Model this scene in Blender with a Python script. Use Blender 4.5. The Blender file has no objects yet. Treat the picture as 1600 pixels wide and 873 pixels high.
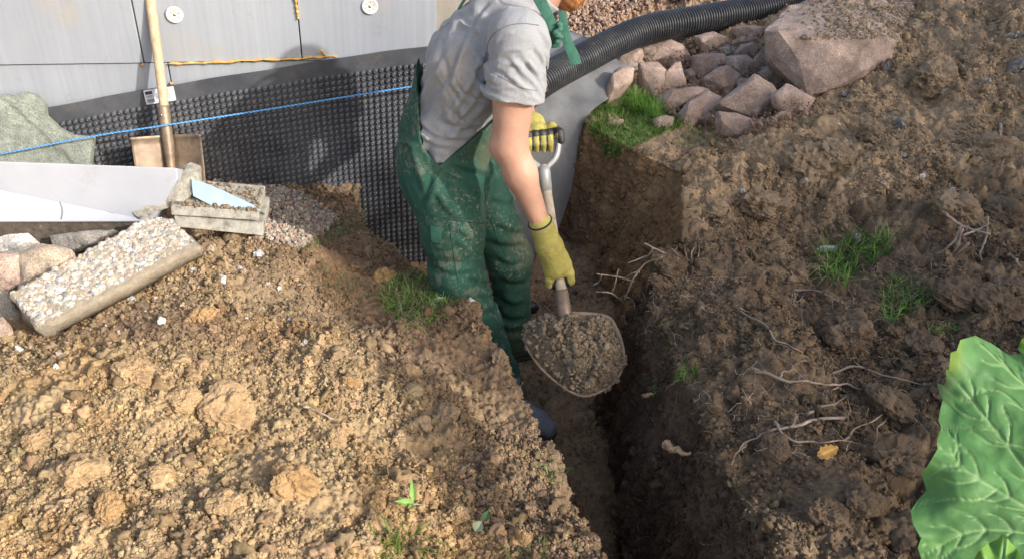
import bpy, math, random
import numpy as np
from mathutils import Vector, Matrix
from mathutils.bvhtree import BVHTree

S = bpy.context.scene
COL = S.collection
rng = np.random.default_rng(7)
random.seed(7)

# ------------------------------------------------------------------ camera
F_PX = 30 / 36 * 1600
PITCH, ROLL = math.radians(34.2), math.radians(3.2)
CAM = np.array([0.0, 0.0, 1.65])
fw = np.array([0, math.cos(PITCH), -math.sin(PITCH)])
r0 = np.array([1.0, 0, 0]); u0 = np.array([0, math.sin(PITCH), math.cos(PITCH)])
rt = math.cos(ROLL) * r0 + math.sin(ROLL) * u0
up = -math.sin(ROLL) * r0 + math.cos(ROLL) * u0
cd = bpy.data.cameras.new('camera'); cd.lens = 30; cd.sensor_width = 36
cd.clip_start = 0.05; cd.clip_end = 500
cam = bpy.data.objects.new('camera', cd); COL.objects.link(cam)
cam.matrix_world = Matrix(((rt[0], up[0], -fw[0], CAM[0]), (rt[1], up[1], -fw[1], CAM[1]),
                           (rt[2], up[2], -fw[2], CAM[2]), (0, 0, 0, 1)))
S.camera = cam

# ------------------------------------------------------------------ light
SUN_EL = math.radians(29)
SUN_AZ = math.atan2(-0.56, 0.83)                 # direction towards the sun, from +X
sd = np.array([math.cos(SUN_EL) * math.cos(SUN_AZ), math.cos(SUN_EL) * math.sin(SUN_AZ), math.sin(SUN_EL)])
W = bpy.data.worlds.new('World'); S.world = W; W.use_nodes = True
nt = W.node_tree; bg = nt.nodes['Background']
sky = nt.nodes.new('ShaderNodeTexSky'); sky.sky_type = 'NISHITA'; sky.sun_disc = False
sky.sun_elevation = SUN_EL; sky.sun_rotation = math.atan2(sd[0], sd[1])
sky.air_density = 1.0; sky.dust_density = 4.0; sky.ozone_density = 0.7
nt.links.new(sky.outputs[0], bg.inputs[0]); bg.inputs[1].default_value = 0.15
sl = bpy.data.lights.new('sun', 'SUN'); sl.energy = 2.5; sl.angle = math.radians(1.0); sl.color = (1.0, 0.955, 0.89)
so = bpy.data.objects.new('sun', sl); COL.objects.link(so)
so.rotation_euler = Vector((-sd[0], -sd[1], -sd[2])).to_track_quat('-Z', 'Y').to_euler()
so.location = (3, -2, 4)
S.view_settings.view_transform = 'Standard'; S.view_settings.look = 'None'
S.view_settings.exposure = 0.97; S.view_settings.gamma = 1
S.view_settings.use_curve_mapping = False
S.cycles.max_bounces = 6; S.cycles.diffuse_bounces = 4

# ------------------------------------------------------------------ helpers
def ray(x, y):
    return fw + (x - 800) / F_PX * rt - (y - 436.5) / F_PX * up
def atz(x, y, z):
    d = ray(x, y); return CAM + d * (z - CAM[2]) / d[2]
def aty(x, y, Y):
    d = ray(x, y); return CAM + d * Y / d[1]
def atd(x, y, dist):                               # a point at depth dist along the view axis
    return CAM + ray(x, y) * dist

def _h(ix, iy, iz, s):
    n = (ix.astype(np.uint32) * np.uint32(374761393) + iy.astype(np.uint32) * np.uint32(668265263)
         + iz.astype(np.uint32) * np.uint32(2147483647 - 1274126177) + np.uint32(s * 2654435 % 4294967295))
    n = (n ^ (n >> np.uint32(13))) * np.uint32(1274126177)
    n = n ^ (n >> np.uint32(16))
    return n.astype(np.float32) / np.float32(4294967295.0)
def noise(p, s=0):
    """value noise 0..1 at points p (N,3)"""
    p = np.asarray(p, np.float32) + np.float32(1000)
    i = np.floor(p).astype(np.int64); f = (p - i).astype(np.float32); f = f * f * f * (f * (f * 6 - 15) + 10)
    x, y, z = i[:, 0], i[:, 1], i[:, 2]; fx, fy, fz = f[:, 0], f[:, 1], f[:, 2]
    r = 0
    for dx in (0, 1):
        wx = fx if dx else 1 - fx
        for dy in (0, 1):
            wy = fy if dy else 1 - fy
            for dz in (0, 1):
                wz = fz if dz else 1 - fz
                r = r + _h(x + dx, y + dy, z + dz, s) * wx * wy * wz
    return r
def fbm(p, sc, octv=4, s=0, gain=0.5):
    p = np.asarray(p, np.float32) * sc; a = 1.0; t = 0; w = 0
    for o in range(octv):
        t = t + a * (noise(p, s + o * 17) * 2 - 1); w += a; p = p * 2.03 + 7.7; a *= gain
    return t / w
def sstep(a, b, x):
    t = np.clip((x - a) / (b - a), 0, 1); return t * t * (3 - 2 * t)

def tag(o, label=None, cat=None, group=None, kind=None):
    if label: o['label'] = label
    if cat: o['category'] = cat
    if group: o['group'] = group
    if kind: o['kind'] = kind
    return o
def empty(name, loc=(0, 0, 0), rz=0):
    o = bpy.data.objects.new(name, None); COL.objects.link(o); o.location = loc; o.rotation_euler = (0, 0, rz)
    o.empty_display_size = 0.05; return o
def mesh_np(name, V, Fc, mat, parent=None, smooth=True, col=None, uv=None):
    """V (N,3), Fc (M,k) int array or a list of such arrays"""
    V = np.asarray(V, np.float32)
    Fs = Fc if isinstance(Fc, list) else [Fc]
    Fs = [np.asarray(f, np.int32) for f in Fs if len(f)]
    me = bpy.data.meshes.new(name)
    me.vertices.add(len(V)); me.vertices.foreach_set('co', V.ravel())
    nl = sum(f.size for f in Fs); npoly = sum(len(f) for f in Fs)
    me.loops.add(nl); me.loops.foreach_set('vertex_index', np.concatenate([f.ravel() for f in Fs]))
    tot = np.concatenate([np.full(len(f), f.shape[1], np.int32) for f in Fs])
    st = np.concatenate([[0], np.cumsum(tot)[:-1]]).astype(np.int32)
    me.polygons.add(npoly); me.polygons.foreach_set('loop_start', st)
    me.polygons.foreach_set('use_smooth', np.full(npoly, smooth, bool))
    me.update(calc_edges=True)
    if col is not None:
        a = me.attributes.new('Col', 'FLOAT_COLOR', 'POINT')
        c = np.ones((len(V), 4), np.float32); c[:, :3] = col; a.data.foreach_set('color', c.ravel())
    me.materials.append(mat)
    o = bpy.data.objects.new(name, me); COL.objects.link(o)
    if parent is not None: o.parent = parent
    return o
class MB:
    """collects simple shapes as one mesh"""
    def __init__(s): s.v = []; s.f = []; s.n = 0
    def add(s, V, Fc):
        V = [tuple(map(float, p)) for p in V]; s.v += V
        s.f += [tuple(i + s.n for i in f) for f in Fc]; s.n += len(V); return s
    def box(s, c, d, M=None):
        c = np.array(c, float); d = np.array(d, float) / 2
        V = [np.array((x, y, z)) * d for x in (-1, 1) for y in (-1, 1) for z in (-1, 1)]
        if M is not None: V = [np.array(M) @ v for v in V]
        return s.add([c + v for v in V], [(0, 1, 3, 2), (4, 6, 7, 5), (0, 4, 5, 1), (2, 3, 7, 6), (0, 2, 6, 4), (1, 5, 7, 3)])
    def tube(s, P, R, n=12, cap=True, sq=1.0):
        P = [np.array(p, float) for p in P]
        if np.isscalar(R): R = [R] * len(P)
        rings = []; nrm = None
        for i, p in enumerate(P):
            t = P[min(i + 1, len(P) - 1)] - P[max(i - 1, 0)]; t = t / (np.linalg.norm(t) + 1e-9)
            if nrm is None:
                a = np.array((0, 0, 1.)) if abs(t[2]) < .9 else np.array((1., 0, 0)); nrm = np.cross(t, a)
            nrm = nrm - t * (nrm @ t); nrm /= np.linalg.norm(nrm); b = np.cross(t, nrm)
            rings.append([p + R[i] * (math.cos(2 * math.pi * k / n) * nrm + sq * math.sin(2 * math.pi * k / n) * b) for k in range(n)])
        V = [v for r_ in rings for v in r_]; Fc = []
        for i in range(len(P) - 1):
            for k in range(n):
                Fc.append((i * n + k, i * n + (k + 1) % n, (i + 1) * n + (k + 1) % n, (i + 1) * n + k))
        if cap: Fc += [tuple(range(n))[::-1], tuple(range((len(P) - 1) * n, len(P) * n))]
        return s.add(V, Fc)
    def build(s, name, mat, parent=None, smooth=True, bevel=0, auto=None, subd=0):
        me = bpy.data.meshes.new(name); me.from_pydata(s.v, [], s.f); me.update()
        me.polygons.foreach_set('use_smooth', np.full(len(me.polygons), smooth, bool)); me.materials.append(mat)
        o = bpy.data.objects.new(name, me); COL.objects.link(o)
        if parent is not None: o.parent = parent
        if bevel:
            m = o.modifiers.new('b', 'BEVEL'); m.width = bevel; m.segments = 2; m.limit_method = 'ANGLE'
        if subd:
            m = o.modifiers.new('s', 'SUBSURF'); m.levels = m.render_levels = subd
        return o
def catmull(P, n=8):
    P = [np.array(p, float) for p in P]; Q = [2 * P[0] - P[1]] + P + [2 * P[-1] - P[-2]]; out = []
    for i in range(1, len(Q) - 2):
        for k in range(n):
            t = k / n; a, b, c, d = Q[i - 1:i + 3]
            out.append(0.5 * (2 * b + (c - a) * t + (2 * a - 5 * b + 4 * c - d) * t * t + (3 * b - a - 3 * c + d) * t ** 3))
    return out + [P[-1]]

# ------------------------------------------------------------------ materials
class NM:
    """small node helper"""
    def __init__(s, name, rough=0.8, metal=0, spec=None):
        s.m = bpy.data.materials.new(name); s.m.use_nodes = True; s.t = s.m.node_tree; s.b = s.t.nodes['Principled BSDF']
        s.b.inputs['Roughness'].default_value = rough; s.b.inputs['Metallic'].default_value = metal
        if spec is not None: s.b.inputs['Specular IOR Level'].default_value = spec
        s.tc = s.t.nodes.new('ShaderNodeTexCoord').outputs['Object']
    def n(s, typ, **k):
        x = s.t.nodes.new(typ)
        for a, v in k.items(): setattr(x, a, v)
        return x
    def l(s, a, b): s.t.links.new(a, b)
    def noise(s, scale, detail=4, rough=0.6, vec=None):
        x = s.n('ShaderNodeTexNoise'); x.inputs['Scale'].default_value = scale; x.inputs['Detail'].default_value = detail
        x.inputs['Roughness'].default_value = rough; s.l(vec or s.tc, x.inputs['Vector']); return x.outputs['Fac']
    def voro(s, scale, feat='F1', out='Distance', rnd=1):
        x = s.n('ShaderNodeTexVoronoi', feature=feat); x.inputs['Scale'].default_value = scale
        x.inputs['Randomness'].default_value = rnd; s.l(s.tc, x.inputs['Vector']); return x.outputs[out]
    def ramp(s, fac, stops):
        x = s.n('ShaderNodeValToRGB'); e = x.color_ramp.elements
        while len(e) < len(stops): e.new(0.5)
        for i, (p, c) in enumerate(stops):
            e[i].position = p; e[i].color = tuple(c) + (1,) if not np.isscalar(c) else (c, c, c, 1)
        s.l(fac, x.inputs[0]); return x.outputs[0]
    def mix(s, fac, a, b, mode='MIX'):
        x = s.n('ShaderNodeMix', data_type='RGBA', blend_type=mode)
        for v, i in ((fac, 0), (a, 6), (b, 7)):
            if hasattr(v, 'is_output'): s.l(v, x.inputs[i])
            else: x.inputs[i].default_value = v if i == 0 else tuple(v) + (1,)
        return x.outputs[2]
    def math(s, op, a, b=0.0):
        x = s.n('ShaderNodeMath', operation=op)
        for v, i in ((a, 0), (b, 1)):
            if hasattr(v, 'is_output'): s.l(v, x.inputs[i])
            else: x.inputs[i].default_value = v
        return x.outputs[0]
    def attr(s, name='Col'):
        x = s.n('ShaderNodeAttribute'); x.attribute_name = name; return x.outputs['Color']
    def col(s, c):
        if hasattr(c, 'is_output'): s.l(c, s.b.inputs['Base Color'])
        else: s.b.inputs['Base Color'].default_value = tuple(c) + (1,)
        return s
    def bump(s, h, strength=0.5, dist=0.005):
        x = s.n('ShaderNodeBump'); x.inputs['Strength'].default_value = strength; x.inputs['Distance'].default_value = dist
        s.l(h, x.inputs['Height'])
        if s.b.inputs['Normal'].links: s.l(s.b.inputs['Normal'].links[0].from_socket, x.inputs['Normal'])
        s.l(x.outputs[0], s.b.inputs['Normal']); return s
# ================================================================== ground with the trench
def soil_mat(name):
    m = NM(name, 0.95, spec=0.2)
    c = m.attr()
    f = m.noise(90, 5, 0.7); c = m.mix(1.0, c, m.ramp(f, [(0.25, 0.55), (0.75, 1.35)]), 'MULTIPLY')
    m.col(c); m.bump(m.noise(160, 5, 0.75), 0.7, 0.004); m.bump(m.noise(500, 2, 0.6), 0.5, 0.0015)
    return m.m
M_SOIL = soil_mat('soil')

def poly(Y, pts):
    a = np.array(sorted(((p[1], p[0]) for p in pts))); return np.interp(Y, a[:, 0], a[:, 1])
XL = [(.95, -3), (.60, .2), (.40, .8), (.25, 1.25), (.135, 1.64), (0.0, 2.0), (-.12, 2.3), (-.25, 2.45), (-.45, 2.78), (-.60, 2.95), (-.70, 3.2), (-.75, 6)]
XR = [(1.3, -3), (.85, .2), (.62, 1.3), (.56, 1.6), (.50, 2.0), (.47, 2.3), (.53, 2.5), (.63, 2.75), (.71, 3.2), (.52, 3.45), (.31, 3.74), (.28, 6)]
BR = [(1.0, -3), (.58, .2), (.46, 1.3), (.425, 1.73), (.385, 2.2), (.375, 2.6), (.50, 2.95), (.48, 3.2), (.36, 3.45), (.25, 3.74), (.22, 6)]
def g2(x, y, cx, cy, sx, sy): return np.exp(-((x - cx) / sx) ** 2 - ((y - cy) / sy) ** 2)
def HL(x, y):
    h = 0.16 * g2(x, y, -1.0, 1.75, .55, .6) + 0.08 * g2(x, y, -.6, 1.2, .5, .5) - 0.02
    h = h - 0.05 * g2(x, y, -.5, 2.45, .25, .3) + 0.09 * g2(x, y, -.85, 2.45, .2, .16)
    h = h - 0.11 * sstep(2.35, 2.8, y) * sstep(-1.5, -1.1, x) + 0.09 * g2(x, y, -1.15, 3.0, .25, .12)
    return h * sstep(40, 3, np.abs(x))
def HR(x, y):
    h = 0.02 + 0.10 * sstep(.7, 1.2, x) * sstep(3.4, 2.2, y)
    h = h + 0.17 * g2(x, y, .72, 2.10, .17, .5) + 0.10 * g2(x, y, .80, 1.4, .18, .4)                   # ridge of dug loam beside the trench
    h = h - 0.10 * g2(x, y, 1.12, 2.75, .22, .28)                   # hollow with grass
    h = h + 0.15 * g2(x, y, 1.55, 3.3, .6, .55)
    h = h + 0.62 * g2(x, y, 3.2, 4.7, 1.35, 1.2) + 0.22 * g2(x, y, 2.4, 3.9, .7, .6)
    h = h + 0.35 * g2(x, y, .3, 7.0, 1.6, 1.3)
    h = h + 0.12 * g2(x, y, 1.5, 4.9, .8, .6)
    return h
FLOOR = -0.58
def depth_fade(y): return sstep(-3.0, -1.5, y) * sstep(4.5, 3.95, y)

# rows along y, columns across; both get coarser away from the trench
ys = [0.9]
while ys[-1] < 60: ys.append(ys[-1] + (0.0035 + 0.0022 * max(0, ys[-1] - 1.2) if ys[-1] < 5 else 0.04 * (ys[-1] - 4.7)))
yb = [0.9]
while yb[-1] > -40: yb.append(yb[-1] - (0.02 + 0.12 * (0.9 - yb[-1])))
ys = np.array(yb[:0:-1] + ys)
def steps(fine, step, lim, grow=1.06):
    d = [0.0]
    while d[-1] < lim:
        d.append(d[-1] + (step if d[-1] < fine else (d[-1] - d[-2]) * grow))
    return np.array(d)
dl = steps(2.0, .0045, 60)[::-1]; dr = steps(2.2, .0048, 60)
nw, nf = 120, 90
tl = np.linspace(0, 1, nw + 2)[1:-1]; tf = np.linspace(0, 1, nf)
yy = ys[:, None]
xl, xr, br = poly(ys, XL)[:, None], poly(ys, XR)[:, None], poly(ys, BR)[:, None]
bl = xl + 0.03
br = br + (.014 * np.sin(ys * 9 + 1) + .010 * np.sin(ys * 23) + .007 * np.sin(ys * 51 + 2))[:, None] * (np.abs(ys) < 6)[:, None]
dep = depth_fade(ys)[:, None]
X = [xl - dl[None, :]]; Z = [HL(X[0], yy)]
zl = HL(xl, yy); FLY = FLOOR - .20 * sstep(2.15, 1.6, yy)
fl = FLY * dep + (1 - dep) * zl
fz = np.where(dep > .999, FLY, fl)
X.append(xl + (bl - xl) * tl[None, :]); Z.append(zl + (fz - zl) * tl[None, :])
X.append(bl + (br - bl) * tf[None, :]); zr = HR(xr, yy)
fzr = FLY * dep + (1 - dep) * zr
Z.append(fz + (fzr - fz) * tf[None, :] + 0 * X[-1])
X.append(br + (xr - br) * tl[None, :] ** 1.3); Z.append(fzr + (zr - fzr) * tl[None, :])
X.append(xr + dr[None, :]); Z.append(HR(X[-1], yy))
X = np.concatenate(X, 1); Z = np.concatenate(Z, 1); Y = yy + 0 * X
NL = len(dl); cols = X.shape[1]
zone = np.concatenate([np.zeros(NL), np.ones(nw), np.full(nf, 2), np.full(nw, 3), np.full(len(dr), 4)]).astype(int)
# round the lips and foot of the walls: smooth X,Z along the columns near the joins
def smooth_cols(A, n):
    for _ in range(n):
        B = A.copy(); B[:, 1:-1] = (A[:, :-2] + 2 * A[:, 1:-1] + A[:, 2:]) / 4
        A = B
    return A
k0, k1 = NL - 45, cols - len(dr) + 45
Xs, Zs = smooth_cols(X[:, k0:k1], 26), smooth_cols(Z[:, k0:k1], 26)
X[:, k0:k1], Z[:, k0:k1] = Xs, Zs
P = np.stack([X, Y, Z], 2)
BASE_P = P.copy()
def grid_normals(P):
    du = np.gradient(P, axis=1); dv = np.gradient(P, axis=0)
    n = np.cross(du, dv); return n / (np.linalg.norm(n, axis=2, keepdims=True) + 1e-9)
N = grid_normals(P)
pf = P.reshape(-1, 3).astype(np.float32)
near = (np.abs(pf[:, 0]) < 3.6) & (pf[:, 1] > .7) & (pf[:, 1] < 6.5)
pn = pf[near]; zn = np.broadcast_to(zone, X.shape).reshape(-1)[near]
x, y, z = pn.T
# how loose and crumbly the surface is (1 = loose heap, 0 = cut face)
loose = np.where(zn == 0, 1.0, np.where(zn == 4, .95, np.where(zn == 2, .9, .5)))
compact = g2(x, y, -.55, 2.55, .38, .35) + 0.8 * g2(x, y, -1.05, 1.93, .4, .12) + .7 * g2(x, y, -.5, 2.95, .25, .2)
loose = np.where(zn == 0, loose * (1 - .65 * np.clip(compact, 0, 1)), loose)
loose = np.where(zn == 4, loose * (1 - .7 * g2(x, y, .74, 1.45, .12, .3)) * (1 - .6 * g2(x, y, .6, 3.7, .3, .35)), loose)
d = 0.075 * fbm(pn, 2.6, 3, 3) * np.where((zn == 1) | (zn == 3), .75, 1) * np.where((zn <= 1) & (y > 1), .45 + .55 * sstep(.05, .35, np.broadcast_to(xl, X.shape).reshape(-1)[near] - x), 1) * np.where(zn == 4, 1.25, 1)
bil = np.abs(fbm(pn, 9, 2, 11)); d += np.where(zn == 4, .075, .034) * bil * loose - .014 * loose
b2 = np.abs(fbm(pn + .03 * fbm(pn, 12, 2, 5)[:, None], 24, 2, 23)); d += np.where(zn == 4, .040, .026) * b2 * loose - .006 * loose
b3 = np.abs(fbm(pn, 60, 2, 31)); d += (0.012 * b3 - .002) * (loose + .45)
d += 0.004 * fbm(pn, 130, 2, 41)
# slices left by the spade on the cut faces
wallm = ((zn == 3) | (zn == 1)).astype(float)
st = fbm(pn * np.array([1, 1, .18], np.float32), 14, 3, 51); d += wallm * (0.026 * st + .020 * np.abs(fbm(pn * np.array([1, 1, .35], np.float32), 30, 2, 57)))
dd = np.zeros(len(pf), np.float32); dd[near] = d
P = (pf + N.reshape(-1, 3) * dd[:, None])
far = ~near
# ---------------- soil colour as an attribute, with some shade painted in
colr = np.zeros((len(pf), 3), np.float32)
def L(*c): return np.array(c, np.float32)
a = pf
big = fbm(a[:, :3], 1.6, 3, 61)[:, None]; mid = fbm(a, 6, 3, 71)[:, None]; fine = fbm(a, 26, 3, 81)[:, None]
zf = np.broadcast_to(zone, X.shape).reshape(-1)
xlr = np.broadcast_to(xl, X.shape).reshape(-1); xrr = np.broadcast_to(xr, X.shape).reshape(-1)
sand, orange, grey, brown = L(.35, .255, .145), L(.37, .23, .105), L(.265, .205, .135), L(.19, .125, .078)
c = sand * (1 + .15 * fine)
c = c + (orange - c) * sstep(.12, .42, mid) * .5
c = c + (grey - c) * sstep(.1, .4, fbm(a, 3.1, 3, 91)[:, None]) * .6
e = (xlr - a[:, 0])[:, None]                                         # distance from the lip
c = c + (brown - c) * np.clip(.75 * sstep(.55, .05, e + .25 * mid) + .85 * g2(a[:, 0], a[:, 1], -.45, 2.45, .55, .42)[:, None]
                              + .8 * g2(a[:, 0], a[:, 1], -1.05, 1.9, .38, .10)[:, None] + .7 * sstep(2.6, 2.8, a[:, 1])[:, None], 0, .92) * (1 - .25 * sstep(0, .4, fine))  # the narrow brown patch paints in the shade below the slab
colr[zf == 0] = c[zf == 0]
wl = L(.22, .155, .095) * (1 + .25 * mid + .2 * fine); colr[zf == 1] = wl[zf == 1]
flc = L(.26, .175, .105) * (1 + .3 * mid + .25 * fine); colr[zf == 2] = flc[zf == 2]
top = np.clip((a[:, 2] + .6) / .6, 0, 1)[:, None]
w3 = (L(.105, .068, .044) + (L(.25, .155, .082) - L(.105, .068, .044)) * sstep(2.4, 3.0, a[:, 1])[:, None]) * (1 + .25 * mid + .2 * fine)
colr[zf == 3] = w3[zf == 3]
dark, heap = L(.170, .120, .076), L(.38, .27, .165)
hm = np.clip(sstep(2.45, 3.3, a[:, 1] + .35 * mid[:, 0] - .15 * (a[:, 0] - 1.2)), 0, 1)[:, None]
c4 = dark + (heap - dark) * hm; c4 = c4 * (1 + .22 * mid + .22 * fine)
colr[zf == 4] = c4[zf == 4]
pb = sstep(4.6, 5.6, a[:, 1])[:, None] * sstep(1.7, .9, a[:, 0])[:, None]
colr = colr + (L(.30, .20, .14) - colr) * pb * (zf == 4)[:, None]
colr = np.clip(colr, .02, .8)
R_, C_ = X.shape
ii = np.arange(R_ * C_).reshape(R_, C_)
FQ = np.stack([ii[:-1, :-1], ii[:-1, 1:], ii[1:, 1:], ii[1:, :-1]], 2).reshape(-1, 4)
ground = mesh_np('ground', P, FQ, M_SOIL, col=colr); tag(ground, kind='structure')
ground['label'] = 'bare dug ground of sandy soil and dark loam with a deep trench'
# a coarse copy only for finding where a line meets the ground
Pg = P.reshape(R_, C_, 3); sub = Pg[::4, ::3]; sr, sc_ = sub.shape[:2]
ok = (sub[:, 0, 1] > .5) & (sub[:, 0, 1] < 9); sub = sub[ok]; sr = len(sub)
jj = np.arange(sr * sc_).reshape(sr, sc_)
BV = BVHTree.FromPolygons([tuple(map(float, v)) for v in sub.reshape(-1, 3)],
                          [tuple(map(int, q)) for q in np.stack([jj[:-1, :-1], jj[:-1, 1:], jj[1:, 1:], jj[1:, :-1]], 2).reshape(-1, 4)])
def hit(u, v):
    """where the line of sight through a pixel of the photograph meets the ground"""
    d_ = Vector(ray(u, v)); h = BV.ray_cast(Vector(CAM), d_.normalized())
    if h[0] is None: return atz(u, v, 0), np.array((0, 0, 1.))
    n_ = np.array(h[1]); n_ = n_ if n_ @ ray(u, v) < 0 else -n_
    return np.array(h[0]), n_
def drop(xx, yy_, z0=3.0):
    h = BV.ray_cast(Vector((xx, yy_, z0)), Vector((0, 0, -1)))
    return h[0][2] if h[0] is not None else 0.0

# ---------------- loose crumbs: thousands of small clods
def ico(sub):
    t = (1 + 5 ** .5) / 2
    V = np.array([(-1, t, 0), (1, t, 0), (-1, -t, 0), (1, -t, 0), (0, -1, t), (0, 1, t), (0, -1, -t), (0, 1, -t), (t, 0, -1), (t, 0, 1), (-t, 0, -1), (-t, 0, 1)], float)
    V /= np.linalg.norm(V[0])
    Fc = [(0, 11, 5), (0, 5, 1), (0, 1, 7), (0, 7, 10), (0, 10, 11), (1, 5, 9), (5, 11, 4), (11, 10, 2), (10, 7, 6), (7, 1, 8), (3, 9, 4), (3, 4, 2), (3, 2, 6), (3, 6, 8), (3, 8, 9), (4, 9, 5), (2, 4, 11), (6, 2, 10), (8, 6, 7), (9, 8, 1)]
    V = [tuple(v) for v in V]
    for _ in range(sub):
        cache = {}; nf_ = []
        def mp(a, b):
            k = (min(a, b), max(a, b))
            if k not in cache:
                m = (np.array(V[a]) + np.array(V[b])) / 2; V.append(tuple(m / np.linalg.norm(m))); cache[k] = len(V) - 1
            return cache[k]
        for a_, b_, c_ in Fc:
            x1, x2, x3 = mp(a_, b_), mp(b_, c_), mp(c_, a_); nf_ += [(a_, x1, x3), (b_, x2, x1), (c_, x3, x2), (x1, x2, x3)]
        Fc = nf_
    return np.array(V), np.array(Fc)
ICO = [ico(0), ico(1), ico(2), ico(3), ico(4)]
def clod_shape(sub, s, amp=.45, ang=False):
    V, Fc = ICO[sub]
    n_ = fbm(V + s * 3.1, 1.5, 2, s) * amp - np.abs(fbm(V + s * 1.7, 3.5, 2, s + 5)) * amp * 1.1
    W_ = V * (1 + n_[:, None]) * np.array([1, .85 + .3 * ((s * 37) % 10) / 10, .65 + .2 * ((s * 13) % 10) / 10])
    return W_
def rotmats(n, r=rng):
    q = r.normal(size=(n, 4)); q /= np.linalg.norm(q, axis=1, keepdims=True); w, x_, y_, z_ = q.T
    return np.stack([1 - 2 * (y_ * y_ + z_ * z_), 2 * (x_ * y_ - z_ * w), 2 * (x_ * z_ + y_ * w), 2 * (x_ * y_ + z_ * w), 1 - 2 * (x_ * x_ + z_ * z_), 2 * (y_ * z_ - x_ * w),
                     2 * (x_ * z_ - y_ * w), 2 * (y_ * z_ + x_ * w), 1 - 2 * (x_ * x_ + y_ * y_)], 1).reshape(n, 3, 3)
def scatter_mesh(name, pos, rad, col, sub, mat, nvar=8, amp=.45, smooth=True, parent=None, flat=None):
    V, Fc = ICO[sub]; n = len(pos); vs = np.stack([clod_shape(sub, k + 1, amp) for k in range(nvar)])
    kk = rng.integers(0, nvar, n); Rm = rotmats(n)
    out = np.einsum('nij,nvj->nvi', Rm, vs[kk]) * rad[:, None, None]
    if flat is not None: out[:, :, 2] *= flat
    out = out + pos[:, None, :]
    f_ = (Fc[None] + (np.arange(n) * len(V))[:, None, None]).reshape(-1, 3)
    return mesh_np(name, out.reshape(-1, 3), f_, mat, parent, smooth, np.repeat(col, len(V), axis=0))
def mass(pts_zone, n, rmin, rmax, expo, dens):
    """choose n places on the ground by area and density"""
    du = np.gradient(Pg, axis=1); dv = np.gradient(Pg, axis=0); ar = np.linalg.norm(np.cross(du, dv), axis=2).reshape(-1)
    w = ar * dens * pts_zone; w = w / w.sum(); cs = np.cumsum(w)
    idx = np.searchsorted(cs, rng.random(n) * cs[-1]); idx = np.clip(idx, 0, len(w) - 1)
    r_ = rmin * (1 - rng.random(n) * (1 - (rmin / rmax) ** expo)) ** (-1 / expo)
    pos = P[idx] + rng.normal(size=(n, 3)) * .003
    pos[:, 2] -= r_ * .05
    return idx, pos, r_
view = np.zeros(len(P)); vv = P - CAM; dz = vv @ fw; uu = 800 + F_PX * (vv @ rt) / np.maximum(dz, .01); vq = 436.5 - F_PX * (vv @ up) / np.maximum(dz, .01)
inv = (uu > -250) & (uu < 1850) & (vq > -150) & (vq < 1100) & (dz > .3) & near   # the part of the ground worth detailing, with a wide margin
clump = np.clip(.35 + 1.6 * (fbm(P, 5, 3, 301) + .1), .05, 2)
lo = np.zeros(len(P)); lo[near] = np.where((zn == 1) | (zn == 0), np.maximum(loose, .6), loose)
densL = inv * clump * lo / (1 + .12 * np.maximum(dz, 1) ** 2)
ZL, ZR, ZF = (zf == 0) & (a[:, 1] < 3.25), zf == 4, (zf == 2) | (zf == 1) | (zf == 3)
for nm, zm, big_n, small_n in (('sandy_soil_crumbs', ZL, 7500, 115000), ('dark_soil_crumbs', ZR, 10500, 80000), ('trench_soil_crumbs', ZF & (a[:, 1] < 3.8), 2200, 22000)):
    for sub, n_, r1, r2, ex in ((2, min(big_n // 6, 1000), .014, .036, 2.6), (1, big_n, .0075, .015, 2.4), (0, small_n, .0028, .009, 1.6)):
        idx, pos, rr = mass(zm.astype(float), n_, r1, r2, ex, densL)
        cc = colr[idx] * (0.62 + .75 * rng.random((n_, 1)) ** 1.3) * (1 + .025 * rng.normal(size=(n_, 3)))
        o = scatter_mesh(nm, pos, rr, np.clip(cc, .02, .8), sub, M_SOIL, amp=.75 if sub else .35, smooth=sub > 1, nvar=14)
        tag(o, kind='stuff')
        o['label'] = {'s': 'loose light sandy crumbs covering the left bank', 'd': 'loose dark loam crumbs covering the right bank', 't': 'loose crumbs lying on the trench floor and walls'}[nm[0]]; o['category'] = 'soil'
# ================================================================== house wall, insulation, dimpled membrane
TW = np.array((1, .2, 0)); TW = TW / np.linalg.norm(TW); NW = np.array((.2, -1, 0)); NW = NW / np.linalg.norm(NW)
W0 = np.array((-.3, 3.4, 0.))
def wp(s, z, o=0): return W0 + TW * s + NW * o + np.array((0, 0, z))
def wpix(u, v, o=0.0):
    """pixel of the photograph -> (s, z) on the wall plane at offset o"""
    d_ = ray(u, v); q = W0 + NW * o; t = ((q - CAM) @ NW) / (d_ @ NW); p = CAM + d_ * t - q
    return p @ TW, CAM[2] + d_[2] * t
def wbox(mb, s0, s1, z0, z1, o0, o1):
    V = [wp(s, z, o) for s in (s0, s1) for o in (o0, o1) for z in (z0, z1)]
    return mb.add(V, [(0, 1, 3, 2), (4, 6, 7, 5), (0, 4, 5, 1), (2, 3, 7, 6), (0, 2, 6, 4), (1, 5, 7, 3)])
m = NM('concrete', .9); c = m.ramp(m.noise(6, 6, .7), [(.3, (.20, .18, .155)), (.7, (.33, .305, .27))]); m.col(c); m.bump(m.noise(60, 5, .7), .4, .004); M_CONC = m.m
m = NM('grey insulation foam', .75, spec=.3)
c = m.ramp(m.noise(1.7, 4, .6), [(.3, (.265, .285, .32)), (.7, (.325, .345, .375))])
n2 = m.n('ShaderNodeTexNoise'); n2.inputs['Scale'].default_value = 60; n2.inputs['Detail'].default_value = 3
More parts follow.
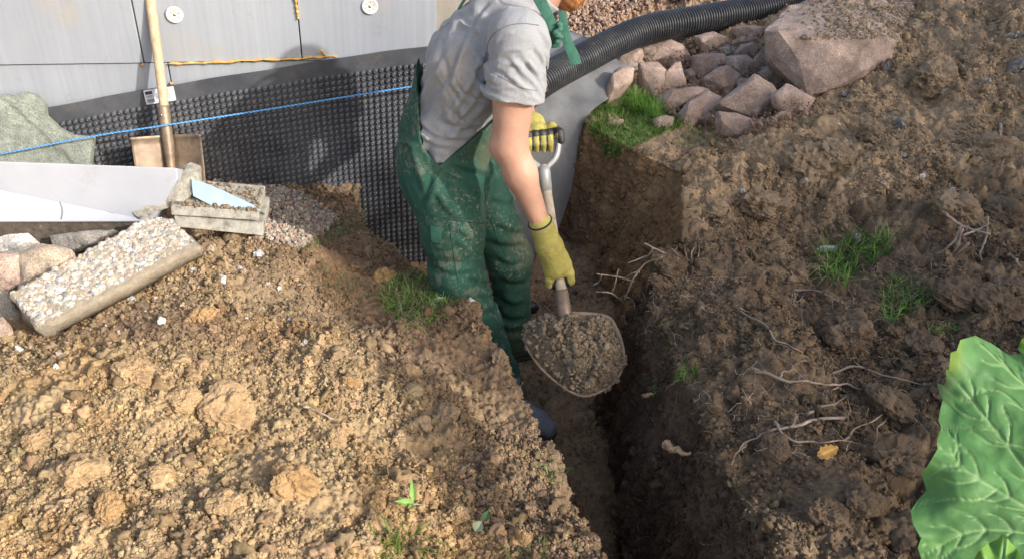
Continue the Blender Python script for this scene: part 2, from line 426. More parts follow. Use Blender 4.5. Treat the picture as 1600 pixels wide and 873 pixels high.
mp = m.n('ShaderNodeMapping'); mp.inputs['Scale'].default_value = (1, 1, .03); m.l(m.tc, mp.inputs[0]); m.l(mp.outputs[0], n2.inputs['Vector'])
c = m.mix(1, c, m.ramp(n2.outputs[0], [(.3, .93), (.7, 1.06)]), 'MULTIPLY')
c = m.mix(m.ramp(m.noise(3.1, 5, .75), [(.58, 0), (.72, .5)]), c, (.36, .31, .23)); c = m.mix(m.ramp(m.noise(11, 6, .85), [(.60, 0), (.68, .45)]), c, (.20, .19, .18)); m.col(c); m.bump(m.noise(18, 4, .6), .15, .004); M_EPS = m.m
m = NM('cured yellow mounting foam', .55); m.col(m.ramp(m.noise(40, 4), [(.3, (.42, .22, .05)), (.7, (.66, .42, .14))])); m.bump(m.noise(90, 3), .5, .004); M_PU = m.m
m = NM('white plastic', .4); m.col((.62, .62, .60)); M_WPL = m.m
m = NM('screw head', .35, 1); m.col((.45, .40, .30)); M_SCREW = m.m

hw = empty('house_wall', tuple(wp(-1, -.6)))
hw.location = (0, 0, 0)
tag(hw, 'house foundation wall clad in grey insulation boards with yellow foam in the joints', 'wall')
mb = MB(); wbox(mb, -6, .33, -1.0, 3.2, -.42, -.082); o = mb.build('concrete_wall', M_CONC, hw, False, bevel=.006)
# the side wall that leads away from the corner
sC, zJ = wpix(683, 68)[0], 0
s1, s2 = wpix(215, 50)[0], wpix(467, 40)[0]
zj = (wpix(225, 106)[1] + wpix(520, 89)[1]) / 2
sJ = wpix(265, 120)[0]
G = .0025
def board(s0, s1_, z0, z1, o):
    b = MB(); wbox(b, s0 + G, s1_ - G, z0 + G, z1 - G, -.08, o); x = b.build('insulation_board', M_EPS, hw, False, bevel=.002); return x
for row, (z0, z1) in enumerate(((zj, zj + .58), (zj + .58, zj + 1.16), (zj + 1.16, 3.1))):
    off = 0 if row == 0 else (.4 if row == 1 else .1)
    edges = [s1 - 4.5, s1 - 3.0, s1 - 1.5, s1, s2, sC] if row == 0 else [s1 - 4.5 + off, s1 - 3.0 + off, s1 - 1.5 + off, s1 + off, sC]
    for k in range(len(edges) - 1): board(edges[k], edges[k + 1], z0, z1, 0.002 * ((k * 7 + row * 3) % 3 - 1))
for a_, b_ in ((s1 - 4.5, s1 - 2.2), (s1 - 2.2, sJ), (sJ, sC)): board(a_, b_, -1.0, zj, -.008)
def disc(u, v):
    s_, z_ = wpix(u, v); c_ = wp(s_, z_, .0); mbd = MB(); V = []; Fc = []
    prof = [(.032, .001), (.031, .0045), (.027, .0045), (.024, .003), (.010, .002), (.009, -.004 + .006), (.006, .001), (0.0001, .001)]
    n = 28
    for r_, o_ in prof:
        for k in range(n):
            a_ = 2 * math.pi * k / n; V.append(wp(s_ + r_ * math.cos(a_), z_ + r_ * math.sin(a_), o_ + .003))
    for i in range(len(prof) - 1):
        for k in range(n): Fc.append((i * n + k, i * n + (k + 1) % n, (i + 1) * n + (k + 1) % n, (i + 1) * n + k))
    o_ = mbd.add(V, Fc).build('fastener_disc', M_WPL, hw)
    for k in range(8):
        a_ = 2 * math.pi * k / 8; mbh = None
    sc = MB(); sc.tube([wp(s_, z_, .0035), wp(s_, z_, .0065)], .0055, 10); sc.build('screw', M_SCREW, o_)
    hb = MB()
    for k in range(6):
        a_ = 2 * math.pi * k / 6 + .4; hb.tube([wp(s_ + .0165 * math.cos(a_), z_ + .0165 * math.sin(a_), .0052), wp(s_ + .0165 * math.cos(a_), z_ + .0165 * math.sin(a_), .0062)], .0028, 8)
    hb.build('vent_hole', M_SCREW, o_)
disc(273, 23); disc(578, 10)
def bead(path, r, name='foam_seam', sag=.0016):
    P_ = catmull([wp(*wpix(u, v, .003), .003) for u, v in path], 9); n = len(P_)
    R_2 = [r * (.55 + .9 * abs(math.sin(i * 1.7 + 2 * math.sin(i * .6)))) * (.8 + .4 * random.random()) for i in range(n)]
    P_ = [p + np.array((0, 0, sag * math.sin(i * .9))) for i, p in enumerate(P_)]
    b = MB(); b.tube(P_, R_2, 8, sq=.8); return b.build(name, M_PU, hw)
bead([(262, 100), (300, 99), (350, 97), (400, 94), (450, 93), (490, 90), (526, 88)], .0052)
bead([(496, 84), (503, 80), (508, 86), (516, 89)], .004)
bead([(461, -40), (462, 0), (464, 15), (466, 29)], .0055)
bead([(221, 102), (224, 103)], .006); bead([(266, 131), (270, 131)], .006)

# membrane
tp = [wpix(u, v, .022) for u, v in ((78, 167), (160, 151), (230, 139), (340, 121), (440, 106), (520, 92), (600, 80), (683, 70), (760, 60))]
tps, tpz = np.array([p[0] for p in tp]), np.array([p[1] for p in tp])
def ztop(s): return np.interp(s, tps, tpz, left=tpz[0] + 0, right=tpz[-1]) if s >= tps[0] else tpz[0] + (s - tps[0]) * .12
m = NM('black membrane plastic', .3, spec=.5)
c = m.ramp(m.noise(4, 5, .7), [(.35, (.055, .058, .068)), (.7, (.115, .12, .13))])
c = m.mix(m.ramp(m.noise(14, 6, .8), [(.55, 0), (.75, .35)]), c, (.22, .18, .13)); m.col(c)
m.l(m.ramp(m.noise(9, 4), [(.3, .25), (.7, .5)]), m.b.inputs['Roughness']); m.bump(m.noise(30, 3), .15, .004); M_MEM = m.m
mem = MB(); ss = np.arange(tps[0] - .55, .22, .03); nz = 16
def mo(s, z): return .024 + .010 * math.sin(s * 4.3 + 1 + z) + .006 * math.sin(z * 9 + s * 3) + .003 * math.sin(s * 17 + z * 5)
V = []
for s_ in ss:
    for k in range(nz + 1):
        z_ = ztop(s_) + (-.85 - ztop(s_)) * k / nz; V.append(wp(s_, z_, mo(s_, z_)))
Fq = [(i * (nz + 1) + k, i * (nz + 1) + k + 1, (i + 1) * (nz + 1) + k + 1, (i + 1) * (nz + 1) + k) for i in range(len(ss) - 1) for k in range(nz)]
SP = .0245; n = 10
prof = [(.0112, -.001), (.0100, .005), (.0080, .0100), (.0050, .0115), (.0026, .0102), (.0001, .0075)]
cs = np.array([(math.cos(2 * math.pi * k / n), math.sin(2 * math.pi * k / n)) for k in range(n)])
mem.add(V, Fq)
DV, DF, cnt = [], [], len(V)
s_ = ss[0] + .02
fq = np.array([(i * n + k, i * n + (k + 1) % n, (i + 1) * n + (k + 1) % n, (i + 1) * n + k) for i in range(len(prof) - 1) for k in range(n)])
while s_ < .2:
    z_ = ztop(s_) - .075
    j = 0
    while z_ > -.8:
        o_ = mo(s_, z_); base = wp(s_, z_, o_)
        q = np.concatenate([base + r_ * (cs[:, :1] * TW + cs[:, 1:] * np.array((0, 0, 1.))) + NW * h_ for r_, h_ in prof])
        DV.append(q); DF.append(fq + cnt); cnt += len(q); z_ -= SP
    s_ += SP
allV = np.concatenate([np.array(V)] + DV); allF = np.concatenate([np.array(Fq)] + DF)
mo_ = mesh_np('dimpled_membrane', allV, allF, M_MEM)
tag(mo_, 'black dimpled drainage membrane hung down the lower part of the house wall', 'membrane')
# product sticker on the membrane
m = NM('paper sticker', .6); m.col((.62, .64, .68)); M_PAPER = m.m
m = NM('black print', .6); m.col((.04, .04, .05)); M_INK = m.m
a_, b_ = wpix(224, 141, .022), wpix(275, 154, .022)
k1_, k2_ = wpix(231, 162, .022), wpix(269, 134, .022)
st0 = np.array(wpix(225, 141, .022)); st1 = np.array(wpix(271, 134, .022)); st2 = np.array(wpix(230, 162, .022))
ex_, ey_ = st1 - st0, st2 - st0
def sp(a, b, o=.037): q = st0 + a * ex_ + b * ey_; return wp(q[0], q[1], o)
sb = MB(); sb.add([sp(0, 0), sp(1, 0), sp(1, 1), sp(0, 1), sp(0, 0, .020), sp(1, 0, .020), sp(1, 1, .020), sp(0, 1, .020)], [(0, 3, 2, 1), (0, 1, 5, 4), (1, 2, 6, 5), (2, 3, 7, 6), (3, 0, 4, 7)])
stk = sb.build('sticker', M_PAPER, mo_, False)
ib = MB()
def inkq(x0, y0, x1, y1): ib.add([sp(x0, y0, .0375), sp(x0, y1, .0375), sp(x1, y1, .0375), sp(x1, y0, .0375)], [(0, 1, 2, 3)])
inkq(.04, .05, .28, .28)
for k in range(9): inkq(.05, .36 + .045 * (k % 4), .05 + .18 + .03 * ((k * 5) % 3), .375 + .045 * (k % 4))
x_ = .05
while x_ < .30: inkq(x_, .62, x_ + .008 + .006 * random.random(), .88); x_ += .02
for k in range(7): inkq(.62, .10 + .1 * k, .86 + .04 * ((k * 3) % 3), .125 + .1 * k)
for k in range(4): inkq(.36, .30 + .1 * k, .44, .34 + .1 * k)
ib.build('print', M_INK, stk, False)

# geotextile sheet over the corner of the trench
m = NM('grey geotextile', .85); c = m.ramp(m.noise(5, 5, .7), [(.3, (.13, .135, .14)), (.7, (.22, .222, .225))])
m.col(m.mix(1, c, m.ramp(m.noise(300, 2), [(.3, .8), (.7, 1.15)]), 'MULTIPLY')); m.bump(m.noise(380, 2), .4, .001); M_GEO = m.m
def hp(u, v, dz_=.02): p, n_ = hit(u, v); return p + np.array((0, 0, dz_))
ctrl = [[(820, 35, 4.55), (870, 45, 4.55), (925, 60, 4.55), (985, 85, 4.5), (1010, 95, 4.45)],
        [(815, 85, 4.15), (870, 100, 4.15), (915, 108, 4.15), (955, 115, 4.15), (975, 125, 4.12)],
        [(812, 135, 3.86), (850, 145, 3.88), (890, 152, 3.92), (925, 150, 3.96), (958, 148, 4.0)],
        [(808, 190, 3.68), (840, 195, 3.72), (872, 192, 3.78), (895, 190, 3.80), (914, 190, 3.82)],
        [(800, 300, 3.55), (828, 300, 3.58), (850, 300, 3.62), (874, 300, 3.66), (893, 300, 3.70)],
        [(785, 440, 3.45), (805, 440, 3.47), (822, 438, 3.48), (838, 425, 3.52), (852, 405, 3.55)]]
CP = np.array([[aty(*c_) for c_ in r_] for r_ in ctrl])
rows = np.array([catmull(list(CP[:, j]), 9) for j in range(CP.shape[1])])          # (cols, n, 3)
gridp = np.array([catmull(list(rows[:, i]), 9) for i in range(rows.shape[1])])      # (n, m, 3)
gn = grid_normals(gridp); fl_ = gridp.reshape(-1, 3)
gp = fl_ + gn.reshape(-1, 3) * (.012 * fbm(fl_ * np.array([3, 3, .7]), 3, 3, 7))[:, None]
a1, b1 = gridp.shape[:2]; q = np.arange(a1 * b1).reshape(a1, b1)
gq = np.stack([q[:-1, :-1], q[1:, :-1], q[1:, 1:], q[:-1, 1:]], 2).reshape(-1, 4)
geo = mesh_np('geotextile_sheet', gp, gq, M_GEO); md = geo.modifiers.new('t', 'SOLIDIFY'); md.thickness = .003
tag(geo, 'grey geotextile sheet draped over the trench corner below the black pipe', 'sheet')

# blue line stretched in front of the wall: two strands twisted together
m = NM('blue rope', .45); m.col((.045, .24, .60)); M_ROPE = m.m
m = NM('pale blue rope strand', .45); m.col((.16, .42, .72)); M_ROPE2 = m.m
rp = [aty(-160, 268, 2.82), aty(0, 241, 2.90), aty(140, 214, 2.96), aty(265, 195, 3.0), aty(420, 171, 3.12), aty(640, 136, 3.26), aty(740, 122, 3.3)]
cp_ = np.array(catmull(rp, 60)); r_ = .0032; tw = []
Ls = np.concatenate([[0], np.cumsum(np.linalg.norm(np.diff(cp_, axis=0), axis=1))])
tt = np.arange(0, Ls[-1], .003); cp_ = np.stack([np.interp(tt, Ls, cp_[:, k]) for k in range(3)], 1)
rope = None
for ph, mt in ((0, M_ROPE), (math.pi, M_ROPE2)):
    Q = [p + r_ * .62 * (math.cos(t_ * 420 + ph) * np.array((0, 0, 1.)) + math.sin(t_ * 420 + ph) * np.array((.1, -1, 0))) for p, t_ in zip(cp_, tt)]
    b = MB(); b.tube(Q, r_ * .62, 6)
    if rope is None: rope = tag(b.build('rope', mt), 'thin blue twisted line stretched taut in front of the membrane', 'rope')
    else: b.build('strand', mt, rope)

# shovel leaning on the wall
m = NM('weathered wood', .65)
mp = m.n('ShaderNodeMapping'); mp.inputs['Scale'].default_value = (30, 30, 3); m.l(m.tc, mp.inputs[0])
c = m.ramp(m.noise(2.2, 5, .7, mp.outputs[0]), [(.3, (.36, .25, .14)), (.7, (.60, .47, .31))]); m.col(c); m.bump(m.noise(4, 4, .7, mp.outputs[0]), .3, .002); M_WOOD = m.m
m = NM('rusty shovel steel', .5, .35); c = m.ramp(m.noise(14, 6, .75), [(.3, (.10, .075, .058)), (.5, (.25, .185, .13)), (.72, (.36, .27, .175))]); m.col(c); m.bump(m.noise(50, 4), .25, .002); M_STEEL = m.m
sh = empty('shovel', tuple(aty(268, 262, 2.97))); tag(sh, 'wooden handled shovel leaning upright on the membrane wall with its rusty blade down', 'shovel')
def loc(o_, t): o_.parent = t; o_.matrix_parent_inverse = Matrix.Translation(-Vector(t.location)); return o_
pA, pB = aty(268, 262, 2.97), aty(250, 130, 3.08)
ax = (pB - pA) / np.linalg.norm(pB - pA); top_ = pA + ax * 1.45
d0 = np.linalg.norm(aty(256, 165, 3.05) - pA)
hb_ = MB(); pts = [pA + ax * t_ + np.array((.006 * math.sin(t_ * 3), 0, 0)) for t_ in np.linspace(d0 - .03, 1.45, 24)]
hb_.tube(pts, [.0195 * (1 - .12 * abs(i - 12) / 12) for i in range(24)], 14); loc(hb_.build('handle', M_WOOD), sh)
sk = MB(); sk.tube([pA - ax * .06 + NW * .012, pA + NW * .012, pA + ax * .08, pA + ax * (d0 - .01), pA + ax * d0], [.012, .016, .021, .0235, .0225], 14); loc(sk.build('socket', M_STEEL), sh)
rv = MB(); q_ = pA + ax * (d0 - .03); sd_ = np.array((-.1, -1, .1)); sd_ /= np.linalg.norm(sd_); rv.tube([q_ + sd_ * .02, q_ + sd_ * .026], [.006, .004], 8); loc(rv.build('rivet', M_SCREW), sh)
wid = np.cross(ax, NW); wid /= np.linalg.norm(wid); wid = wid if wid[0] > 0 else -wid; nb = np.cross(wid, ax); nb = nb if nb[1] < 0 else -nb
V = []; nu, nv_ = 25, 25
topc = pA + ax * .125
for j in range(nv_):
    b_ = j / (nv_ - 1)
    for i in range(nu):
        a_ = (i / (nu - 1) - .5) * 2; w_ = .128 * (1 - .1 * b_ ** 3)
        roll_ = .012 * sstep(.08, 0, b_)
        c_ = .046 * abs(a_) ** 2.2 - .022 * math.exp(-(a_ / .16) ** 2) * (1 - b_) + roll_
        tip = .28 * b_ * (1 - .08 * a_ * a_ * b_)
        V.append(topc + wid * a_ * w_ - ax * tip + nb * c_ - nb * .010 + wid * .002)
q = np.arange(nu * nv_).reshape(nv_, nu); Fq = np.stack([q[:-1, :-1], q[1:, :-1], q[1:, 1:], q[:-1, 1:]], 2).reshape(-1, 4)
bl_ = mesh_np('blade', V, Fq, M_STEEL); md = bl_.modifiers.new('t', 'SOLIDIFY'); md.thickness = .003; loc(bl_, sh)
# ================================================================== stones, slabs and debris
import bmesh
def stone_mat(name, c0, c1, spot, sc=9, rough=.85):
    m = NM(name, rough); oi = m.n('ShaderNodeObjectInfo')
    c = m.ramp(m.noise(sc, 5, .65), [(.3, c0), (.72, c1)])
    c = m.mix(1, c, m.ramp(m.noise(190, 3, .6), [(.32, .6), (.68, 1.35)]), 'MULTIPLY'); c = m.mix(1, c, m.ramp(m.noise(32, 5, .75), [(.3, .7), (.7, 1.2)]), 'MULTIPLY')
    c = m.mix(1, c, m.ramp(oi.outputs['Random'], [(0, .78), (1, 1.16)]), 'MULTIPLY')
    c = m.mix(m.ramp(m.noise(7, 5, .75), [(.56, 0), (.72, .7)]), c, spot)
    m.col(c); m.bump(m.noise(28, 7, .8), .8, .010); return m.m
M_PINK = stone_mat('pink granite', (.28, .20, .155), (.56, .42, .345), (.40, .31, .22))
M_GREYST = stone_mat('grey stone', (.23, .21, .19), (.42, .39, .34), (.33, .25, .17))
M_TANST = stone_mat('tan stone', (.36, .29, .22), (.52, .42, .32), (.4, .30, .18))
M_WHITEST = stone_mat('whitish stone', (.52, .49, .45), (.78, .76, .72), (.55, .43, .29))
def hull_mesh(points, name, mat, cuts=4, amp=.004, sc=14, parent=None, seed=0, smooth=False, big=.0):
    bm = bmesh.new()
    for p in points: bm.verts.new(tuple(map(float, p)))
    r_ = bmesh.ops.convex_hull(bm, input=bm.verts[:])
    bmesh.ops.delete(bm, geom=[v for v in bm.verts if not v.link_faces], context='VERTS')
    bmesh.ops.triangulate(bm, faces=bm.faces[:])
    # even out: repeatedly split long edges
    L0 = max((max(p) for p in np.ptp(np.array(points), axis=0)[None]), default=.1)
    tgt = max(L0 / 16, .008)
    for _ in range(6):
        e = [e for e in bm.edges if e.calc_length() > tgt * 1.6]
        if not e: break
        bmesh.ops.subdivide_edges(bm, edges=e, cuts=1); bmesh.ops.triangulate(bm, faces=bm.faces[:])
    for _ in range(1): bmesh.ops.smooth_vert(bm, verts=bm.verts[:], factor=.35, use_axis_x=True, use_axis_y=True, use_axis_z=True)
    bm.normal_update()
    co = np.array([v.co for v in bm.verts]); nn = np.array([v.normal for v in bm.verts])
    n_ = fbm(co + seed, sc, 3, seed + 1) * amp + fbm(co + seed, sc * .35, 2, seed + 9) * big + np.abs(fbm(co, sc * .8, 2, seed + 4)) * amp * 1.5
    co = co + nn * n_[:, None]
    for v, c_ in zip(bm.verts, co): v.co = c_
    cen = Vector(co.mean(0)); cen.z = co[:, 2].min()
    if parent is None:
        for v in bm.verts: v.co -= cen
    me = bpy.data.meshes.new(name); bm.to_mesh(me); bm.free(); me.materials.append(mat)
    me.polygons.foreach_set('use_smooth', np.full(len(me.polygons), smooth, bool))
    o_ = bpy.data.objects.new(name, me); COL.objects.link(o_)
    if parent is None: o_.location = cen
    else: o_.parent = parent
    return o_
def crop5(pts): return [(860 + x / 3.357, y / 3.357) for x, y in pts]
def rock(outline, mat, label, name='rock', cat='rock', group=None, thick=.75, depth=None, base=None, seed=None, amp=.006, lift=.0, front=.62, grow=1.0):
    o_ = np.array(outline, float); c0 = o_.mean(0); o_ = c0 + (o_ - c0) * grow
    seed = seed if seed is not None else int(c0[0] * 7 + c0[1]) % 1000
    r_ = random.Random(seed)
    if depth is None:
        bu, bv = base if base else (c0[0], o_[:, 1].max() - 3); p_, _ = hit(bu, bv); depth = (p_ - CAM) @ fw + lift
    size = min(np.ptp(o_[:, 0]), np.ptp(o_[:, 1])) * depth / F_PX; th = size * thick; depth = depth + th * .25
    Pn = []
    for (u, v) in o_:
        Pn.append(atd(u, v, depth + th * .08 * r_.uniform(-1, 1)))
    tilt = r_.uniform(-.15, .15); tl2 = r_.uniform(.05, .22)
    w_, h_ = np.ptp(o_[:, 0]), np.ptp(o_[:, 1])
    for i in range(0, len(o_), 2):
        k = r_.uniform(.62, .86); Pn.append(atd(c0[0] + (o_[i][0] - c0[0]) * k, c0[1] + (o_[i][1] - c0[1]) * k - .05 * h_, depth - th * r_.uniform(.22, .34)))
    for i in range(3):
        a_ = r_.uniform(0, 6.28) if i else 4.2 + tilt; Pn.append(atd(c0[0] + w_ * .26 * math.cos(a_), c0[1] + h_ * .22 * math.sin(a_) - h_ * .08, depth - th * r_.uniform(.38, .52)))
    for (u, v) in o_[::1]:
        Pn.append(atd(c0[0] + (u - c0[0]) * .75, c0[1] + (v - c0[1]) * .75 + 4, depth + th * .5))
    x = hull_mesh(Pn, name, mat, seed=seed, amp=amp)
    return tag(x, label, cat, group)
G_P = 'pink granite stones piled beside the pipe'
RK = [
 ([(1115, 130), (1200, 60), (1290, 0), (1390, -40), (1640, -60), (1700, 60), (1700, 200), (1790, 260), (1640, 330), (1480, 440), (1350, 490), (1240, 430), (1150, 320), (1100, 190)], 'huge pink granite boulder topped with dirt at the right end of the black pipe', .95),
 ([(352, 300), (400, 262), (470, 268), (482, 330), (465, 385), (380, 372), (348, 345)], 'squat pink stone tucked under the pipe, farthest left of the upper row', .8),
 ([(485, 262), (620, 215), (690, 240), (722, 290), (700, 330), (600, 345), (500, 332)], 'wide pinkish slab directly under the middle of the pipe', .8),
 ([(282, 508), (340, 380), (380, 360), (432, 366), (425, 430), (350, 520), (300, 545)], 'oblong pale pink stone standing at the left edge of the grass beside the grey sheet', .8),
 ([(466, 340), (560, 338), (600, 372), (585, 440), (548, 512), (505, 508), (470, 400)], 'upright pink stone rising out of the tall grass', .8),
 ([(558, 492), (590, 420), (650, 335), (680, 332), (705, 440), (690, 468), (600, 485)], 'pointed triangular pink stone in the middle of the pile', .7),
 ([(552, 598), (578, 500), (660, 475), (790, 465), (830, 480), (740, 530), (640, 605)], 'long flat pink stone lying on the grass below the pointed one', .8),
 ([(750, 300), (830, 285), (900, 290), (932, 330), (880, 352), (840, 380), (790, 420), (755, 375)], 'rounded pale pink stone near the top centre of the pile', .8),
 ([(800, 420), (870, 365), (930, 355), (985, 400), (975, 450), (920, 520), (840, 490), (800, 455)], 'chunky pink stone in the centre of the pile above the split flat one', .9),
 ([(930, 305), (1030, 295), (1070, 330), (1065, 385), (1010, 410), (960, 385), (928, 350)], 'reddish pink stone left of the leaning dark wedge', .8),
 ([(1065, 320), (1125, 245), (1150, 330), (1110, 350), (1095, 400), (1066, 380)], 'narrow dark wedge leaning on the left flank of the boulder', .7),
 ([(960, 295), (1000, 240), (1060, 228), (1085, 270), (1060, 310), (990, 312)], 'grey-pink stone high in the pile left of the boulder', .8),
 ([(875, 265), (930, 238), (985, 262), (960, 295), (900, 300)], 'small grey rounded stone at the top of the pile', .8),
 ([(760, 195), (850, 170), (910, 195), (900, 240), (850, 280), (800, 275), (775, 230)], 'brownish pink stone close below the pipe', .8),
 ([(955, 150), (1050, 135), (1110, 140), (1105, 190), (1060, 205), (980, 190)], 'flat pink stone just under the pipe next to the boulder', .7),
 ([(940, 225), (1010, 195), (1090, 200), (1080, 232), (1000, 235), (960, 245)], 'thin pinkish stone under the flat one next to the boulder', .6),
 ([(1098, 385), (1140, 348), (1200, 370), (1248, 420), (1220, 470), (1150, 465), (1110, 425)], 'oval brown-pink stone lodged beneath the left corner of the boulder', .8),
 ([(875, 560), (980, 500), (1070, 405), (1150, 450), (1190, 510), (1160, 570), (1075, 635), (980, 600)], 'large angular pink stone with a sharp lower corner at the front of the pile', .7),
 ([(1160, 510), (1240, 445), (1375, 520), (1340, 575), (1210, 575), (1175, 550)], 'triangular pink slab at the right end of the pile under the boulder', .6),
 ([(675, 605), (720, 545), (820, 490), (900, 530), (860, 560), (790, 600), (740, 670), (700, 665)], 'rough mauve stone beside the grass at the front of the pile', .8),
 ([(758, 610), (800, 560), (880, 545), (890, 620), (860, 650), (790, 640)], 'low pink stone wedged between the mauve stone and the large angular one', .7),
 ([(878, 590), (960, 600), (1090, 640), (1070, 700), (980, 720), (900, 710), (870, 650)], 'buried grey-pink stone at the foot of the pile', .7),
 ([(975, 430), (1000, 408), (1045, 415), (1030, 460), (985, 485)], 'small squared stone between the chunky and the large angular stones', .8),
 ([(1165, 625), (1200, 590), (1260, 578), (1250, 610), (1200, 635)], 'little reddish stone at the right foot of the pile', .7),
 ([(548, 630), (600, 610), (645, 618), (635, 660), (560, 672)], 'small brown stone lying in the grass in front of the pile', .6),
 ([(305, 640), (345, 628), (380, 632), (370, 650), (325, 660)], 'flat pale stone alone in the short grass', .5),
 ([(700, 380), (740, 355), (770, 390), (745, 430), (712, 420)], 'small brown stone in the gap right of the pointed one', .8),
 ([(930, 520), (970, 480), (990, 500), (960, 540)], 'thin pink chip in a gap at the centre of the pile', .8),
]
for k, (ol, lb, th) in enumerate(RK):
    if k == 0: continue
    rock(crop5(ol), M_PINK if k not in (12,) else M_GREYST, lb, 'boulder' if k == 0 else 'rock', 'boulder' if k == 0 else 'rock', None if k == 0 else G_P, th, seed=k * 31 + 3, amp=.012 if k == 0 else .006, lift=-.02 if k else -.05, grow=1.13)
p_, _ = hit(1290, 142); db = (p_ - CAM) @ fw - .02
bp = [atd(u, v, db + o_) for u, v, o_ in ((1190, 48, .03), (1200, 92, .05), (1222, 118, .04), (1262, 148, .0), (1300, 140, -.02), (1345, 112, .0), (1392, 92, .10), (1400, 66, .12), (1350, 56, -.02), (1285, 55, -.06), (1215, 46, -.03), (1250, 100, -.05), (1320, 90, -.05))]
bp += [atd(u, v, db + o_) for u, v, o_ in ((1232, 6, .42), (1283, -12, .62), (1360, -20, .66), (1430, 0, .6), (1440, 50, .5), (1210, 110, .45), (1420, 110, .5), (1300, 130, .6))]
bld = hull_mesh(bp, 'boulder', M_PINK, amp=.010, seed=11, big=.02, sc=9); tag(bld, RK[0][1], 'boulder')
me_ = bld.data; bo = np.array(bld.location); bvB = BVHTree.FromPolygons([tuple(v.co + bld.location) for v in me_.vertices], [tuple(f.vertices) for f in me_.polygons])
pos = []
while len(pos) < 1500:
    u, v = rng.uniform(1230, 1440), rng.uniform(-20, 62)
    if rng.random() > sstep(1225, 1330, u + (30 - v) * .3): continue
    h_ = bvB.ray_cast(Vector(CAM), Vector(ray(u, v)).normalized())
    if h_[0] is not None and h_[1].z > .55: pos.append(np.array(h_[0]))
pos = np.array(pos); o = scatter_mesh('soil_crumbs', pos, .004 * (1 - rng.random(len(pos)) * (1 - (.004 / .022) ** 1.8)) ** (-1 / 1.8), np.array((.34, .26, .17)) * (.7 + .5 * rng.random((len(pos), 1))), 1, M_SOIL, amp=.7); tag(o, 'loose soil crumbs lying on top of the boulder', 'soil', kind='stuff')
# stones by the concrete slab on the left
G_L = 'stones heaped behind the concrete slab'
for ol, mt, lb, th in (
 ([(-40, 352), (10, 350), (55, 354), (60, 375), (65, 382), (30, 398), (-10, 402), (-50, 400)], M_WHITEST, 'rough white stone lying on top of the heap at the left edge', .8),
 ([(-40, 400), (-5, 402), (32, 398), (30, 440), (5, 455), (-40, 455)], M_PINK, 'reddish brown block under the rough white stone', .8),
 ([(32, 398), (60, 384), (80, 384), (108, 392), (112, 405), (60, 440), (30, 450), (35, 420)], M_TANST, 'tan rounded stone between the white stone and the slab', .8),
 ([(82, 370), (120, 362), (150, 362), (180, 363), (150, 385), (110, 392), (90, 385)], M_GREYST, 'long grey stone behind the slab below the white board', .8),
 ([(-30, 455), (5, 455), (28, 490), (30, 508), (12, 500), (-30, 500)], M_GREYST, 'grey stone at the left end of the slab', .8),
 ([(-30, 500), (5, 495), (20, 520), (18, 540), (-30, 545)], M_PINK, 'pinkish grey stone at the left edge below the slab end', .8),
 ([(30, 410), (70, 398), (110, 400), (90, 425), (45, 448)], M_TANST, 'tan stone half hidden by the left part of the slab', .6)):
    rock(ol, mt, lb, 'stone', 'stone', G_L, th, amp=.010, lift=-.16 if 'white stone lying' in lb or 'under the rough' in lb or 'behind the slab' in lb or 'between the white' in lb else 0, grow=1.08)

# exposed aggregate concrete slab
m = NM('concrete with fine aggregate', .9); c = m.ramp(m.noise(30, 6, .75), [(.3, (.30, .25, .18)), (.7, (.50, .43, .33))]); m.col(c); m.bump(m.noise(70, 6, .8), 1.0, .014); M_AGG = m.m
m = NM('pebble facing', .6); m.col(m.mix(1, m.attr(), m.ramp(m.noise(90, 3), [(.3, .8), (.7, 1.15)]), 'MULTIPLY')); M_PEB = m.m
A, B, C_c, D = atz(13, 458, .19), atz(254, 326, .26), atz(314, 384, .20), atz(62, 518, .13)
nrm = np.cross(B - A, D - A); nrm /= np.linalg.norm(nrm); nrm = nrm if nrm[2] > 0 else -nrm
NU, NV = 56, 34; T = []
for side in (0, 1):
    for j in range(NV):
        for i in range(NU):
            a_, b_ = i / (NU - 1), j / (NV - 1)
            # chipped corners, uneven edge
            cut = .10 * max(0, .25 - (1 - a_) - (b_ - .0) * .6) ; q_ = (1 - b_) * ((1 - a_) * A + a_ * B) + b_ * ((1 - a_) * D + a_ * C_c)
            T.append(q_ - nrm * (.058 if side else 0))
T = np.array(T); cen_ = T.mean(0)
pa = np.tile(np.stack(np.meshgrid(np.linspace(0, 1, NU), np.linspace(0, 1, NV)), 2).reshape(-1, 2), (2, 1))
edge = np.minimum(np.minimum(pa[:, 0], 1 - pa[:, 0]) * 2.2, np.minimum(pa[:, 1], 1 - pa[:, 1]))
cornr = (1 - pa[:, 0]) * 1.9 + pa[:, 1]                              # far right corner broken off
pull = np.clip(.30 - cornr, 0, 1)[:, None]
T = T + (cen_ - T) * pull * .55
cr2 = np.clip(.16 - (pa[:, 0] * 1.9 + (1 - pa[:, 1])), 0, 1)[:, None]; T = T + (cen_ - T) * cr2 * .6
T += (fbm(T, 16, 4, 3) * .016 * (edge < .03))[:, None] * (T - cen_) / .25
T[:NU * NV] += nrm * (fbm(T[:NU * NV], 40, 3, 6) * .004 - .012 * sstep(.035, 0, edge[:NU * NV]))[:, None]
q = np.arange(2 * NU * NV).reshape(2, NV, NU); Fq = []
for k in (0, 1):
    g = np.stack([q[k, :-1, :-1], q[k, 1:, :-1], q[k, 1:, 1:], q[k, :-1, 1:]], 2).reshape(-1, 4); Fq.append(g if k == 0 else g[:, ::-1])
def rim(a_, b_): return np.stack([a_[:-1], a_[1:], b_[1:], b_[:-1]], 1)
